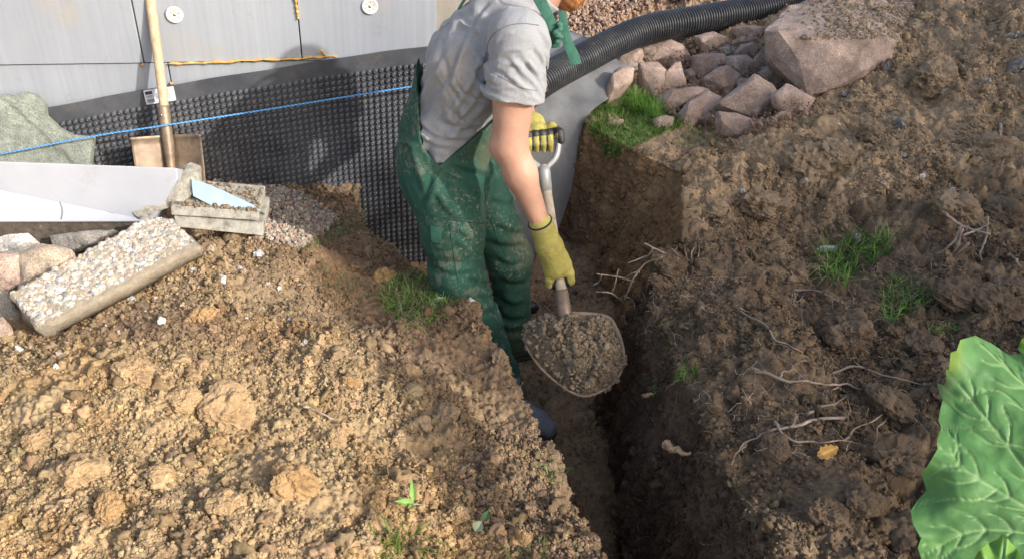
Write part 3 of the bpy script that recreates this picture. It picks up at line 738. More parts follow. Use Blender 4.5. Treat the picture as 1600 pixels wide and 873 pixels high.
Fq += [rim(q[0, 0], q[1, 0]), rim(q[1, -1], q[0, -1]), rim(q[1, :, 0], q[0, :, 0]), rim(q[0, :, -1], q[1, :, -1])]
slab = mesh_np('concrete_slab', T, np.concatenate(Fq), M_AGG); tag(slab, 'broken washed concrete slab with a face of pebbles, tilted on the sandy heap', 'slab')
npb = 3600; ab = rng.random((npb, 2)) * np.array([.97, .84]) + np.array([.015, .02])
pp = (1 - ab[:, 1:]) * ((1 - ab[:, :1]) * A + ab[:, :1] * B) + ab[:, 1:] * ((1 - ab[:, :1]) * D + ab[:, :1] * C_c)
pull = np.clip(.30 - ((1 - ab[:, 0]) * 1.9 + ab[:, 1]), 0, 1)[:, None]; pp = pp + (cen_ - pp) * pull * .62
cr2 = np.clip(.16 - (ab[:, 0] * 1.9 + (1 - ab[:, 1])), 0, 1)[:, None]; pp = pp + (cen_ - pp) * cr2 * .62
pal = np.array([(.55, .46, .37), (.42, .40, .38), (.28, .29, .30), (.62, .56, .48), (.50, .36, .28), (.66, .62, .56), (.20, .23, .26), (.45, .43, .36)])
pc = pal[rng.integers(0, len(pal), npb)] * (.6 + .4 * rng.random((npb, 1))); pc = pc + (np.array((.42, .36, .28)) - pc) * (.4 * rng.random((npb, 1)))
pr = .0045 * (1 - rng.random(npb) * (1 - (.0045 / .015) ** 2.0)) ** (-1 / 2.0)
pp = pp - nrm * (.003 + pr * .30)[:, None]
o = scatter_mesh('pebble_facing', pp, pr, pc, 2, M_PEB, amp=.3, parent=slab); tag(o, kind='stuff')

# white board with drawn curves, lying tilted against the heap
m = NM('white foam board', .7, spec=.3); m.col(m.mix(m.ramp(m.noise(7, 6, .8), [(.56, 0), (.72, .5)]), m.ramp(m.noise(3, 5, .6), [(.3, (.34, .355, .40)), (.7, (.42, .435, .48))]), (.27, .24, .19))); m.bump(m.noise(25, 3), .08, .003); M_WB = m.m
m = NM('dirty bitumen coat', .8); c = m.ramp(m.noise(40, 6, .8), [(.35, (.05, .042, .035)), (.62, (.13, .10, .075)), (.75, (.35, .33, .3))]); m.col(c); m.bump(m.noise(60, 5, .8), .8, .006); M_BIT = m.m
BL, BR_, TR, TL = atz(-260, 348, .20), atz(238, 347, .17), atz(288, 263, .36), atz(-260, 243, .38)
nb_ = np.cross(BR_ - BL, TL - BL); nb_ /= np.linalg.norm(nb_); nb_ = nb_ if nb_[1] < 0 else -nb_
wb = MB()
TR1, TR2 = TR + (TL - TR) * .022, TR + (BR_ - TR) * .2
f_ = [BL, BR_, TR2, TR1, TL]; bk = [p - nb_ * .10 for p in f_]
wb.add(f_ + bk, [(0, 1, 2, 3, 4), (9, 8, 7, 6, 5)] + [(i, i + 5, (i + 1) % 5 + 5, (i + 1) % 5) for i in range(5)])
wbo = wb.build('white_board', M_WB, None, False, bevel=.004); tag(wbo, 'thick white insulation board with drawn curves lying behind the stones', 'board')
eb = MB(); dv = np.array((0, 0, -1.)); bk2 = np.array((0, .10, -.01)); fr2 = np.array((0, .004, -.003))
q4 = [BL + fr2, BR_ + fr2 - np.array((.05, 0, 0)), BR_ + bk2 - np.array((.05, 0, 0)), BL + bk2]; eb.add([p for p in q4] + [p + dv * .10 for p in q4], [(0, 3, 2, 1), (4, 5, 6, 7)] + [(i, (i + 1) % 4, (i + 1) % 4 + 4, i + 4) for i in range(4)])
eb.build('coated_edge', M_BIT, wbo, False)
def plane_pt(u, v, p0, n_, off=.0015):
    d_ = ray(u, v); return CAM + d_ * (((p0 + n_ * off) - CAM) @ n_) / (d_ @ n_)
m = NM('grey pencil line', .8); m.col((.20, .20, .22)); M_LINE = m.m
for path, rr in (([(214, 287), (196, 285), (178, 288), (162, 296), (154, 308), (154, 318), (162, 328), (178, 334)], .0009),
                 ([(98, 280), (91, 290), (90, 303), (94, 318), (97, 330), (95, 343)], .0013), ([(94, 316), (98, 330), (96, 343)], .0022), ([(219, 280), (219, 290), (212, 303)], .0008)):
    b = MB(); b.tube(catmull([plane_pt(u, v, BL, nb_) for u, v in path], 6), rr, 5); b.build('drawn_curve', M_LINE, wbo)
rk_ = MB()

# green-grey stone plate leaning on the wall
M_GREENST = stone_mat('green-grey stone plate', (.25, .28, .235), (.38, .41, .34), (.33, .33, .26), 7)
ol = [(-120, 120), (-30, 138), (0, 150), (18, 152), (40, 146), (55, 150), (68, 165), (70, 182), (90, 200), (112, 212), (144, 216), (138, 262), (-120, 275)]
p0 = aty(40, 250, 2.93); p1 = aty(40, 150, 3.02); nn_ = np.cross(p1 - p0, TW); nn_ /= np.linalg.norm(nn_); nn_ = nn_ if nn_[1] < 0 else -nn_
bm = bmesh.new(); fr = [bm.verts.new(plane_pt(u, v, p0, nn_, 0)) for u, v in ol]; fc = bm.faces.new(fr)
r_ = bmesh.ops.extrude_face_region(bm, geom=[fc]); bmesh.ops.translate(bm, verts=[g for g in r_['geom'] if isinstance(g, bmesh.types.BMVert)], vec=tuple(-nn_ * .035))
bmesh.ops.recalc_face_normals(bm, faces=bm.faces[:])
bmesh.ops.triangulate(bm, faces=bm.faces[:])
for _ in range(6):
    e = [e for e in bm.edges if e.calc_length() > .022]
    if not e: break
    bmesh.ops.subdivide_edges(bm, edges=e, cuts=1); bmesh.ops.triangulate(bm, faces=bm.faces[:])
bm.normal_update(); co = np.array([v.co for v in bm.verts]); nr = np.array([v.normal for v in bm.verts])
cr = (co - plane_pt(0, 150, p0, nn_, 0)) @ (TW * .75 + np.array((0, 0, .66)) * 1.0)
co = co + nr * (.006 * fbm(co, 6, 4, 5) + .004 * fbm(co, 30, 3, 6) + .006 * sstep(0, .01, cr))[:, None]
for v, c_ in zip(bm.verts, co): v.co = c_
me = bpy.data.meshes.new('stone_plate'); bm.to_mesh(me); bm.free(); me.materials.append(M_GREENST); o = bpy.data.objects.new('stone_plate', me); COL.objects.link(o)
tag(o, 'green-grey natural stone plate leaning on the wall at the left edge', 'stone plate')

# broken boards: a dirty chunk with a pale blue top over two offcuts
def c5b(pts): return [(180 + x / 5.135, 230 + y / 5.135) for x, y in pts]
m = NM('pale blue foam', .7); m.col(m.ramp(m.noise(12, 5, .7), [(.3, (.27, .39, .46)), (.75, (.42, .54, .60))])); m.bump(m.noise(60, 3), .15, .002); M_BLUE = m.m
m = NM('dirty foam edge', .9); c = m.ramp(m.noise(26, 6, .8), [(.3, (.09, .08, .065)), (.5, (.33, .31, .26)), (.75, (.50, .48, .42))]); m.col(c); m.bump(m.noise(50, 5, .8), .7, .006); M_DIRTY = m.m
dep_b = (aty(270, 320, 2.41) - CAM) @ fw
def hullpix(outl, d0_, th, mat, name, seed, amp=.003, parent=None, sc=20):
    P_ = []
    for u, v in outl: P_.append(atd(u, v, d0_))
    for u, v in outl: P_.append(atd(u, v, d0_) + np.array((0.0, th, -.0)))
    return hull_mesh(P_, name, mat, amp=amp, seed=seed, sc=sc, parent=parent)
ch = hullpix(c5b([(55, 485), (60, 455), (240, 370), (400, 330), (520, 240), (610, 262), (622, 375), (560, 430), (450, 470), (210, 575)]), dep_b, .10, M_DIRTY, 'broken_foam_chunk', 5, .008)
tag(ch, 'dirty broken foam chunk with a pale blue top lying over the two offcuts', 'foam chunk')
ch.data.materials.append(M_BLUE)
bt = c5b([(612, 258), (700, 280), (900, 365), (1100, 460), (1178, 520), (1140, 506), (1000, 490), (775, 470), (625, 392)])
o = MB(); dd_ = dep_b - .01
topf = [atd(u, v, dd_) for u, v in bt]; n9 = len(topf)
o.add(topf + [p + np.array((.0, .03, -.028)) for p in topf], [tuple(range(n9))[::-1], tuple(range(n9, 2 * n9))] + [(i, (i + 1) % n9, (i + 1) % n9 + n9, i + n9) for i in range(n9)])
ob = o.build('blue_face', M_BLUE, None, False); ob.parent = ch; ob.matrix_parent_inverse = Matrix.Translation(-ch.location)
def offcut(corners, d_, th, lab, seed):
    """front edge strip (pixel quad) as the visible side of a flat board running back"""
    P_ = [atd(u, v, d_) for u, v in corners]
    bk_ = np.array((-.02, .16, .01))
    x = MB(); x.add(P_ + [p + bk_ for p in P_], [(0, 1, 2, 3), (7, 6, 5, 4), (0, 4, 5, 1), (1, 5, 6, 2), (2, 6, 7, 3), (3, 7, 4, 0)])
    o_ = x.build('board_offcut', M_DIRTY, None, False, bevel=.003); return tag(o_, lab, 'board', 'offcuts under the broken foam chunk')
offcut(c5b([(445, 462), (1150, 520), (1152, 590), (448, 545)]), dep_b - .02, 0, 'upper pale offcut board directly under the blue-topped chunk', 1)
offcut(c5b([(470, 550), (1188, 612), (1188, 712), (480, 640)]), dep_b - .01, 0, 'lower thicker offcut board with a dark dirty underside', 2)

tp0 = [atd(u, v, dep_b - .02) for u, v in c5b([(445, 462), (1150, 520)])]; nn3 = 420
pos = np.array([tp0[0] + (tp0[1] - tp0[0]) * a_ + np.array((-.02, .16, .01)) * b_ * .9 + np.array((0, 0, .003)) for a_, b_ in zip(rng.random(nn3) ** .8, rng.random(nn3) ** 1.5)])
o = scatter_mesh('soil_crumbs', pos, .0022 * (1 - rng.random(nn3) * (1 - (.0022 / .010) ** 1.8)) ** (-1 / 1.8), np.array((.26, .19, .12)) * (.7 + .5 * rng.random((nn3, 1))), 1, M_SOIL, amp=.7); tag(o, 'brown soil crumbs strewn on the offcut boards', 'soil', kind='stuff')
# gravel
m = NM('gravel', .8); m.col(m.mix(1, m.attr(), m.ramp(m.noise(150, 3), [(.3, .75), (.7, 1.2)]), 'MULTIPLY')); M_GRAV = m.m
def inpoly(u, v, pg):
    r_ = False; n_ = len(pg)
    for i in range(n_):
        (x1, y1), (x2, y2) = pg[i], pg[(i + 1) % n_]
        if (y1 > v) != (y2 > v) and u < (x2 - x1) * (v - y1) / (y2 - y1) + x1: r_ = not r_
    return r_
def rand_in(pg, n_):
    a_ = np.array(pg); out = []
    while len(out) < n_:
        u, v = rng.uniform(a_[:, 0].min(), a_[:, 0].max()), rng.uniform(a_[:, 1].min(), a_[:, 1].max())
        if inpoly(u, v, pg): out.append((u, v))
    return out
def gravel(pg, n_, r1, r2, pal_, name, lab, layers=.03):
    pos = np.array([hit(u, v)[0] + np.array((0, 0, rng.uniform(0, layers))) for u, v in rand_in(pg, n_)])
    rr = r1 * (1 - rng.random(n_) * (1 - (r1 / r2) ** 2)) ** (-1 / 2)
    cc = np.array(pal_)[rng.integers(0, len(pal_), n_)] * (.75 + .45 * rng.random((n_, 1)))
    o_ = scatter_mesh(name, pos, rr, cc, 1, M_GRAV, amp=.6, smooth=False); return tag(o_, lab, 'gravel', kind='stuff')
gravel([(325, 292), (350, 284), (420, 292), (470, 305), (530, 345), (500, 372), (470, 390), (400, 375), (415, 350), (380, 310)], 4200, .0045, .012, [(.32, .26, .2), (.28, .25, .22), (.42, .36, .28), (.22, .19, .17), (.36, .24, .18)], 'gravel', 'small gravel heaped against the foot of the membrane', .025)
gravel([(880, -60), (1110, -60), (1090, 0), (1000, 14), (930, 62), (900, 92), (868, 60)], 4200, .010, .024, [(.36, .24, .17), (.30, .19, .13), (.42, .31, .23), (.24, .16, .12)], 'gravel', 'reddish gravel heap behind the black pipe', .04)
gravel([(980, 95), (1180, 70), (1230, 150), (1290, 170), (1180, 215), (1050, 195), (1010, 140)], 2600, .004, .016, [(.26, .18, .12), (.22, .15, .1), (.3, .2, .15)], 'soil_crumbs', 'brown soil and grit between the pink stones', .06)
gravel([(1060, 60), (1140, 70), (1180, 180), (1240, 200), (1100, 200), (1040, 150)], 500, .008, .02, [(.33, .22, .16), (.3, .2, .15)], 'gravel', 'reddish grit in the gaps of the pink stone pile', .02)

# scattered pale pebbles and chips on the left bank
G_C = 'pale pebbles on the sandy bank'
peb = [(346, 440, .017), (375, 420, .009), (296, 447, .008), (313, 452, .010), (404, 398, .016), (330, 392, .015), (437, 452, .010), (477, 535, .010), (187, 520, .008), (166, 511, .007),
       (205, 470, .018), (243, 470, .012), (253, 503, .014), (226, 486, .007), (94, 555, .012), (88, 575, .010), (625, 740, .009), (652, 728, .006), (180, 555, .008), (420, 445, .009),
       (361, 470, .008), (385, 500, .009), (720, 455, .012), (285, 480, .008), (320, 500, .007), (735, 470, .010), (430, 480, .007), (30, 548, .012), (300, 425, .012), (360, 410, .01), (452, 500, .008)]
PM = [stone_mat('chip %d' % k, *c_) for k, c_ in enumerate((((.60, .58, .54), (.78, .76, .72), (.6, .5, .4)), ((.38, .38, .38), (.52, .52, .52), (.4, .36, .3)), ((.48, .36, .27), (.6, .48, .38), (.5, .4, .3))))]
for mt, nm in zip(PM, ('white chip', 'grey chip', 'tan chip')): mt.name = nm
def pebble(u, v, r_, k, lab, grp):
    Vp, Fp = ICO[2]; W_ = clod_shape(2, k * 5 + 1, .5) * r_; p_, n_ = hit(u, v)
    o_ = mesh_np('pebble', W_, Fp, PM[k % 3] if r_ < .02 else M_GREYST, smooth=False); o_.location = tuple(p_ + np.array((0, 0, r_ * .35))); o_.rotation_euler = (random.random() * 6, random.random() * 6, random.random() * 6)
    return tag(o_, lab, 'pebble', grp)
LP = {0: 'pale pebble right of the slab end, the larger of two on the slope', 4: 'pale angular pebble below the end of the offcut boards', 10: 'white pebble under the middle of the slab', 12: 'pale flat pebble on the soil with painted shade below the slab', 14: 'grey pebble under the left corner of the slab', 22: 'pale pebble near the trousers on the trench lip', 28: 'brown-white pebble just right of the slab tip', 7: 'lone pale pebble in the middle of the bank', 27: 'pebble at the left edge below the slab', 16: 'white pebble low on the bank above the green sprig'}
for k, (u, v, r_) in enumerate(peb): pebble(u, v, r_, k, LP.get(k, 'small pale pebble lying on the sandy left bank'), G_C)
for k, (u, v, r_) in enumerate([(1256, 287, .02), (1318, 150, .024), (1403, 197, .034), (1308, 195, .014), (1280, 405, .012), (1390, 108, .03), (1590, 105, .045), (1410, 245, .02), (1340, 375, .02), (1475, 145, .016), (1440, 278, .014), (1585, 60, .03), (1400, 60, .018),
                                (1520, 235, .016), (1487, 300, .014), (1380, 290, .015), (1255, 165, .016), (1540, 130, .022), (1280, 240, .012), (1160, 300, .012), (1215, 265, .01)]):
    pebble(u, v, r_, k + 50, {0: 'pale stone on the heap below the stone pile', 1: 'white round stone just under the boulder', 2: 'grey-green stone in the middle of the brown heap', 5: 'grey stone right of the boulder', 6: 'tan cobble half sunk in the heap at the right edge', 11: 'large stone high at the right edge of the heap', 16: 'small white stone at the right end of the stone pile'}.get(k, 'small grey or pale stone lying on the brown soil heap'), 'stones on the brown soil heap')

# larger clods of soil
m = NM('sandy clod', .95, spec=.2); c = m.ramp(m.noise(16, 6, .75), [(.3, (.30, .20, .11)), (.7, (.48, .34, .19))]); m.col(c); m.bump(m.noise(120, 6, .8), .8, .006); M_CL1 = m.m
m = NM('orange clod', .95, spec=.2); c = m.ramp(m.noise(16, 6, .75), [(.3, (.32, .20, .095)), (.7, (.46, .30, .15))]); m.col(c); m.bump(m.noise(120, 6, .8), .8, .006); M_CL2 = m.m
m = NM('dark loam clod', .95, spec=.2); c = m.ramp(m.noise(16, 6, .75), [(.3, (.125, .088, .058)), (.7, (.21, .15, .10))]); m.col(c); m.bump(m.noise(120, 6, .8), .9, .006); M_CL3 = m.m
m = NM('brown heap clod', .95, spec=.2); c = m.ramp(m.noise(16, 6, .75), [(.3, (.22, .16, .10)), (.7, (.37, .27, .175))]); m.col(c); m.bump(m.noise(120, 6, .8), .9, .006); M_CL4 = m.m
def clod(u, v, rpx, mat, grp, lab, sq=(1, .85, .7), k=0):
    p_, n_ = hit(u, v); r_ = rpx * ((p_ - CAM) @ fw) / F_PX
    Vp, Fp = ICO[4]; W_ = Vp * (1 + .42 * fbm(Vp + k * 2.3, 1.1, 2, k)[:, None] - .45 * np.abs(fbm(Vp + k, 2.6, 3, k + 3))[:, None] + .05 * fbm(Vp + k, 9, 3, k + 8)[:, None] + .03 * fbm(Vp, 22, 2, 1)[:, None]) * np.array(sq) * r_ * 1.12
    o_ = mesh_np('soil_clod', W_, Fp, mat, smooth=False); o_.location = tuple(p_ + np.array((0, 0, r_ * .18))); o_.rotation_euler = (.3 * math.sin(k), .3 * math.cos(k * 2), k * 1.3)
    return tag(o_, lab, 'soil clod', grp)
GL1, GR1 = 'large clods on the sandy bank', 'large clods on the right bank'
for k, (u, v, r_, mt, lab) in enumerate((
    (360, 650, 44, M_CL1, 'largest sandy clod in the middle of the left bank'), (458, 757, 34, M_CL2, 'round orange-brown clod in the lower middle of the left bank'), (318, 497, 19, M_CL2, 'orange lump right below the concrete slab'),
    (212, 590, 34, M_CL1, 'flat wedge-shaped clod standing up left of the middle of the sandy bank'), (130, 745, 40, M_CL1, 'pale sandy clod in the lower left corner area'), (715, 805, 17, M_CL1, 'small upright clod left of the green sprig\'s lower right'),
    (545, 600, 16, M_CL2, 'orange clod in the centre of the left bank'), (60, 690, 22, M_CL1, 'small pale clod at the far left of the bank'), (640, 590, 20, M_CL1, 'clod near the trench edge below the grass'), (290, 630, 24, M_CL1, 'clod just left of the largest sandy clod'),
    (170, 800, 26, M_CL2, 'orange clod at the bottom left'), (350, 790, 24, M_CL1, 'sandy clod near the bottom edge'), (700, 650, 22, M_CL4, 'brown clod near the trench lip'), (810, 845, 18, M_CL2, 'rusty clod near the bottom end of the trench lip'),
    (600, 436, 17, M_CL2, 'reddish flat lump above the matted grass'), (520, 690, 20, M_CL1, 'sandy clod right of the middle'), (250, 745, 22, M_CL1, 'sandy clod low on the left bank'), (780, 560, 14, M_CL4, 'brown clod on the trench lip behind the boots'))):
    clod(u, v, r_, mt, GL1, lab, k=k + 1)
for k, (u, v, r_, mt, lab) in enumerate((
    (1385, 640, 40, M_CL3, 'dark clod right of the pale roots'), (1400, 725, 42, M_CL3, 'big dark clod beside the large leaf'), (1340, 790, 32, M_CL3, 'dark clod at the lower right with yellowish roots'), (1290, 800, 26, M_CL3, 'dark clod below the yellow leaf'),
    (1040, 420, 34, M_CL3, 'dark clod on the trench edge under the dry roots'), (1490, 330, 34, M_CL4, 'long brown clod under the grey twigs'), (1190, 330, 42, M_CL4, 'brown clod above the dark ridge'), (1260, 260, 36, M_CL4, 'brown clod right below the stone pile'),
    (1300, 250, 30, M_CL4, 'brown clod next to a pale pebble'), (1450, 130, 34, M_CL4, 'brown clod high on the right heap'), (1560, 340, 30, M_CL3, 'dark clod near the right edge'), (1150, 480, 30, M_CL3, 'dark clod on the ridge'),
    (1320, 520, 40, M_CL3, 'clod with reddish roots on the ridge'), (1500, 470, 34, M_CL3, 'dark clod between the twigs and the leaf'), (1440, 545, 30, M_CL3, 'dark clod left of the leaf tip'), (1560, 480, 34, M_CL3, 'dark smooth clod above the leaf'),
    (1230, 430, 28, M_CL3, 'dark clod left of the grass hollow'), (1210, 700, 22, M_CL3, 'dark clod under the forked root'), (1110, 330, 22, M_CL4, 'brown clod near the trench corner'), (1360, 210, 26, M_CL4, 'brown clod in the middle of the heap'), (1540, 240, 32, M_CL4, 'brown clod high at the right edge'), (1480, 610, 30, M_CL3, 'dark clod partly behind the leaf'))):
    clod(u, v, r_, mt, GR1, lab, k=k + 40)
# ================================================================== the man digging
def unit(v): v = np.array(v, float); return v / np.linalg.norm(v)
def smin(a, b, k):
    h = np.clip(.5 + .5 * (b - a) / k, 0, 1); return b + (a - b) * h - k * h * (1 - h)
def cone(p, a, b, ra, rb):
    ab = b - a; t = np.clip(((p - a) @ ab) / (ab @ ab), 0, 1)
    return np.linalg.norm(p - (a + t[:, None] * ab), axis=1) - (ra + (rb - ra) * t)
def econe(p, a, b, la, da, lb, db, lat):
    """limb with an elliptical section: half widths la/lb along lat and da/db across it"""
    ab = b - a; L_ = np.linalg.norm(ab); t_ = ab / L_; lt = unit(lat - t_ * (lat @ t_)); dp = np.cross(t_, lt)
    q = p - a; s = q @ t_; t = np.clip(s / L_, 0, 1); over = s - t * L_
    l = la + (lb - la) * t; d = da + (db - da) * t; m_ = np.minimum(l, d)
    x_, y_ = (q @ lt) / l, (q @ dp) / d, 
    r_ = np.sqrt(x_ ** 2 + y_ ** 2 + (over / m_) ** 2)
    return (r_ - 1) * m_
def ell(p, c, R_, M=None):
    q = p - c
    if M is not None: q = q @ M
    k0 = np.linalg.norm(q / R_, axis=1); k1 = np.linalg.norm(q / (np.array(R_) ** 2), axis=1)
    return k0 * (k0 - 1) / np.maximum(k1, 1e-6)
def snet(fn, lo, hi, h):
    lo = np.array(lo, float); n = (np.ceil((np.array(hi) - lo) / h / 4).astype(int)) * 4
    cs_ = [lo[k] + (np.arange(n[k] // 4) + .5) * 4 * h - h * .5 for k in range(3)]
    G_ = np.stack(np.meshgrid(*cs_, indexing='ij'), 3).reshape(-1, 3); cv = fn(G_).reshape([k // 4 for k in n])
    F_ = np.repeat(np.repeat(np.repeat(cv, 4, 0), 4, 1), 4, 2).astype(np.float32)
    idx = np.argwhere(np.repeat(np.repeat(np.repeat(np.abs(cv) < 4 * h * 1.9, 4, 0), 4, 1), 4, 2))
    pts = lo + idx * h; out = np.empty(len(idx), np.float32)
    for k in range(0, len(idx), 400000): out[k:k + 400000] = fn(pts[k:k + 400000])
    F_[idx[:, 0], idx[:, 1], idx[:, 2]] = out
    ins = F_ < 0; nc = n - 1
    acc = np.zeros((int(np.prod(nc)), 3)); cnt_ = np.zeros(int(np.prod(nc))); faces = []
    for ax_ in range(3):
        sl0 = [slice(None)] * 3; sl1 = [slice(None)] * 3; sl0[ax_] = slice(0, -1); sl1[ax_] = slice(1, None)
        e = np.argwhere(ins[tuple(sl0)] != ins[tuple(sl1)])
        o1, o2 = [k for k in range(3) if k != ax_]
        e = e[(e[:, o1] > 0) & (e[:, o2] > 0) & (e[:, o1] < nc[o1]) & (e[:, o2] < nc[o2])]
        e2 = e.copy(); e2[:, ax_] += 1
        v0 = F_[e[:, 0], e[:, 1], e[:, 2]]; v1 = F_[e2[:, 0], e2[:, 1], e2[:, 2]]
        pos = e.astype(float); pos[:, ax_] += v0 / (v0 - v1)
        cells = []
        for da_, db_ in ((0, 0), (-1, 0), (-1, -1), (0, -1)):
            c_ = e.copy(); c_[:, o1] += da_; c_[:, o2] += db_
            ci = (c_[:, 0] * nc[1] + c_[:, 1]) * nc[2] + c_[:, 2]; cells.append(ci); np.add.at(acc, ci, pos); np.add.at(cnt_, ci, 1)
        q_ = np.stack(cells, 1); flip = (v0 < 0)
        if ax_ == 1: flip = ~flip
        q_[~flip] = q_[~flip][:, ::-1]; faces.append(q_)
    used = cnt_ > 0; mp_ = -np.ones(len(cnt_), int); mp_[used] = np.arange(used.sum())
    return lo + acc[used] / cnt_[used][:, None] * h, mp_[np.concatenate(faces)]
def lap(V, Fc, it=1, lam=.5):
    e = np.concatenate([Fc[:, [0, 1]], Fc[:, [1, 2]], Fc[:, [2, 3]], Fc[:, [3, 0]]]); e = np.concatenate([e, e[:, ::-1]])
    d_ = np.bincount(e[:, 0], minlength=len(V))[:, None]
    for _ in range(it):
        s_ = np.stack([np.bincount(e[:, 0], V[e[:, 1], k], minlength=len(V)) for k in range(3)], 1); V = V + lam * (s_ / np.maximum(d_, 1) - V)
    return V
def bvh_of(V, Fc): return BVHTree.FromPolygons([tuple(map(float, v)) for v in V], [tuple(map(int, f)) for f in Fc])
def castb(b, u, v, off=0.0):
    h = b.ray_cast(Vector(CAM), Vector(ray(u, v)).normalized())
    return None if h[0] is None else np.array(h[0]) - unit(ray(u, v)) * off
def seam(b, path, r_, mat, parent, name='seam', off=.0006, nn=10):
    pt = catmull([np.array((u, v, 0.)) for u, v in path], nn); Q = [castb(b, p[0], p[1], off) for p in pt]; Q = [q for q in Q if q is not None]
    if len(Q) < 3: return None
    x = MB(); x.tube(Q, r_, 6); return x.build(name, mat, parent)

LAT = unit((.12, 1, .0))
hipN, kneeN, ankN = aty(700, 292, 2.49), aty(714, 428, 2.42), aty(792, 612, 2.36)
hipF, kneeF, ankF = aty(738, 285, 2.69), aty(795, 402, 2.70), aty(800, 528, 2.70)
PEL, WAI, CHE, UPC, NEK, HED = aty(686, 250, 2.60), aty(694, 205, 2.60), aty(745, 100, 2.58), aty(785, 38, 2.57), aty(850, -12, 2.57), aty(905, -62, 2.57)
shN, elN, wrN = aty(812, 62, 2.36), aty(796, 228, 2.30), aty(847, 355, 2.28)
shF, elF, wrF = aty(808, 20, 2.76), aty(812, 150, 2.80), aty(826, 196, 2.62)
gripP = aty(843, 222, 2.52); sockP = aty(884, 500, 2.20); sdir = unit(sockP - gripP)
handN = gripP + sdir * ((aty(868, 416, 2.3) - gripP) @ sdir)
HAX = unit(HED - NEK)
# -------- body
fwd = unit(np.cross(LAT, HAX)); fwd = fwd if fwd[2] < 0 or fwd[0] > 0 else -fwd
HM = np.stack([fwd, LAT, np.cross(fwd, LAT)], 1)                      # head axes: forward, side, up
if HM[:, 2] @ HAX < 0: HM[:, 2] *= -1
def hp_(x_, y_, z_): return HED + HM[:, 0] * x_ + HM[:, 1] * y_ + HM[:, 2] * z_
def arm_n(p, g=0.0):
    d_ = cone(p, shN, shN + (elN - shN) * .45, .068 + g, .066 + g); d_ = smin(d_, cone(p, shN + (elN - shN) * .45, elN, .064 + g, .050 + g), .02)
    mid_ = elN + (wrN - elN) * .33
    d_ = smin(d_, cone(p, elN, mid_, .050 + g, .051 + g), .02); return smin(d_, econe(p, mid_, wrN, .049 + g, .047 + g, .030 + g, .027 + g, LAT), .02)
def body_sdf(p):
    d = econe(p, PEL, WAI, .155, .115, .135, .105, LAT); d = smin(d, econe(p, WAI, CHE, .135, .105, .165, .12, LAT), .05)
    d = smin(d, econe(p, CHE, UPC, .165, .12, .15, .09, LAT), .05)
    d = smin(d, cone(p, UPC, NEK, .07, .058), .05); d = smin(d, cone(p, NEK, HED, .056, .05), .02)
    for a_, b_, c_ in ((hipN, kneeN, ankN), (hipF, kneeF, ankF)):
        d = smin(d, cone(p, a_, b_, .085, .055), .04); d = smin(d, cone(p, b_, b_ + (c_ - b_) * .35, .053, .056), .02); d = smin(d, cone(p, b_ + (c_ - b_) * .35, c_, .056, .036), .02)
    d = smin(d, cone(p, UPC, shN, .06, .06), .05); d = smin(d, cone(p, UPC, shF, .06, .06), .05)
    d = smin(d, arm_n(p), .03)
    d = smin(d, ell(p, elN + np.array((-.036, .004, -.004)), (.020, .022, .028)), .03)
    d = smin(d, cone(p, shF, elF, .056, .043), .03); d = smin(d, cone(p, elF, wrF, .043, .028), .02)
    # head: skull, jaw, nose, brow, ears, chin
    h = ell(p, hp_(-.005, 0, .02), (.098, .076, .105), HM); h = smin(h, ell(p, hp_(.03, 0, -.05), (.062, .056, .062), HM), .03)
    h = smin(h, cone(p, hp_(.088, 0, .01), hp_(.112, 0, -.022), .008, .014), .012)
    h = smin(h, cone(p, hp_(.08, -.03, .03), hp_(.08, .03, .03), .014, .014), .02)
    h = smin(h, ell(p, hp_(.082, 0, -.058), (.014, .026, .008), HM), .008)
    for s_ in (-1, 1): h = smin(h, ell(p, hp_(-.005, .078 * s_, .0), (.020, .009, .032), HM), .01)
    for s_ in (-1, 1): h = np.maximum(h, -(ell(p, hp_(.096, .031 * s_, .012), (.014, .016, .010), HM)))
    return smin(d, h, .02)
def mbox(*pts, pad=.2): a_ = np.array(pts); return a_.min(0) - pad, a_.max(0) + pad
m = NM('skin', .5); m.b.inputs['Subsurface Weight'].default_value = .12; m.b.inputs['Subsurface Radius'].default_value = (.02, .008, .004)
c = m.ramp(m.noise(7, 4, .6), [(.3, (.40, .215, .15)), (.7, (.54, .315, .225))]); c = m.mix(m.ramp(m.noise(170, 3), [(.55, 0), (.7, .5)]), c, (.36, .18, .12)); c = m.mix(m.ramp(m.noise(24, 6, .8), [(.56, 0), (.68, .4)]), c, (.33, .22, .15)); m.col(c); m.bump(m.noise(300, 4), .35, .0012); m.bump(m.noise(22, 4), .25, .004); M_SKIN = m.m
lo_, hi_ = mbox(hipN, hipF, kneeN, ankN, ankF, PEL, HED, shN, wrN, shF, kneeF)
Vb, Fb = snet(body_sdf, lo_, hi_, .0075); Vb = lap(Vb, Fb, 2)
person = mesh_np('person', Vb, Fb, M_SKIN)
tag(person, 'person in green dungarees and grey t-shirt stooping in the trench with a shovel', 'person')
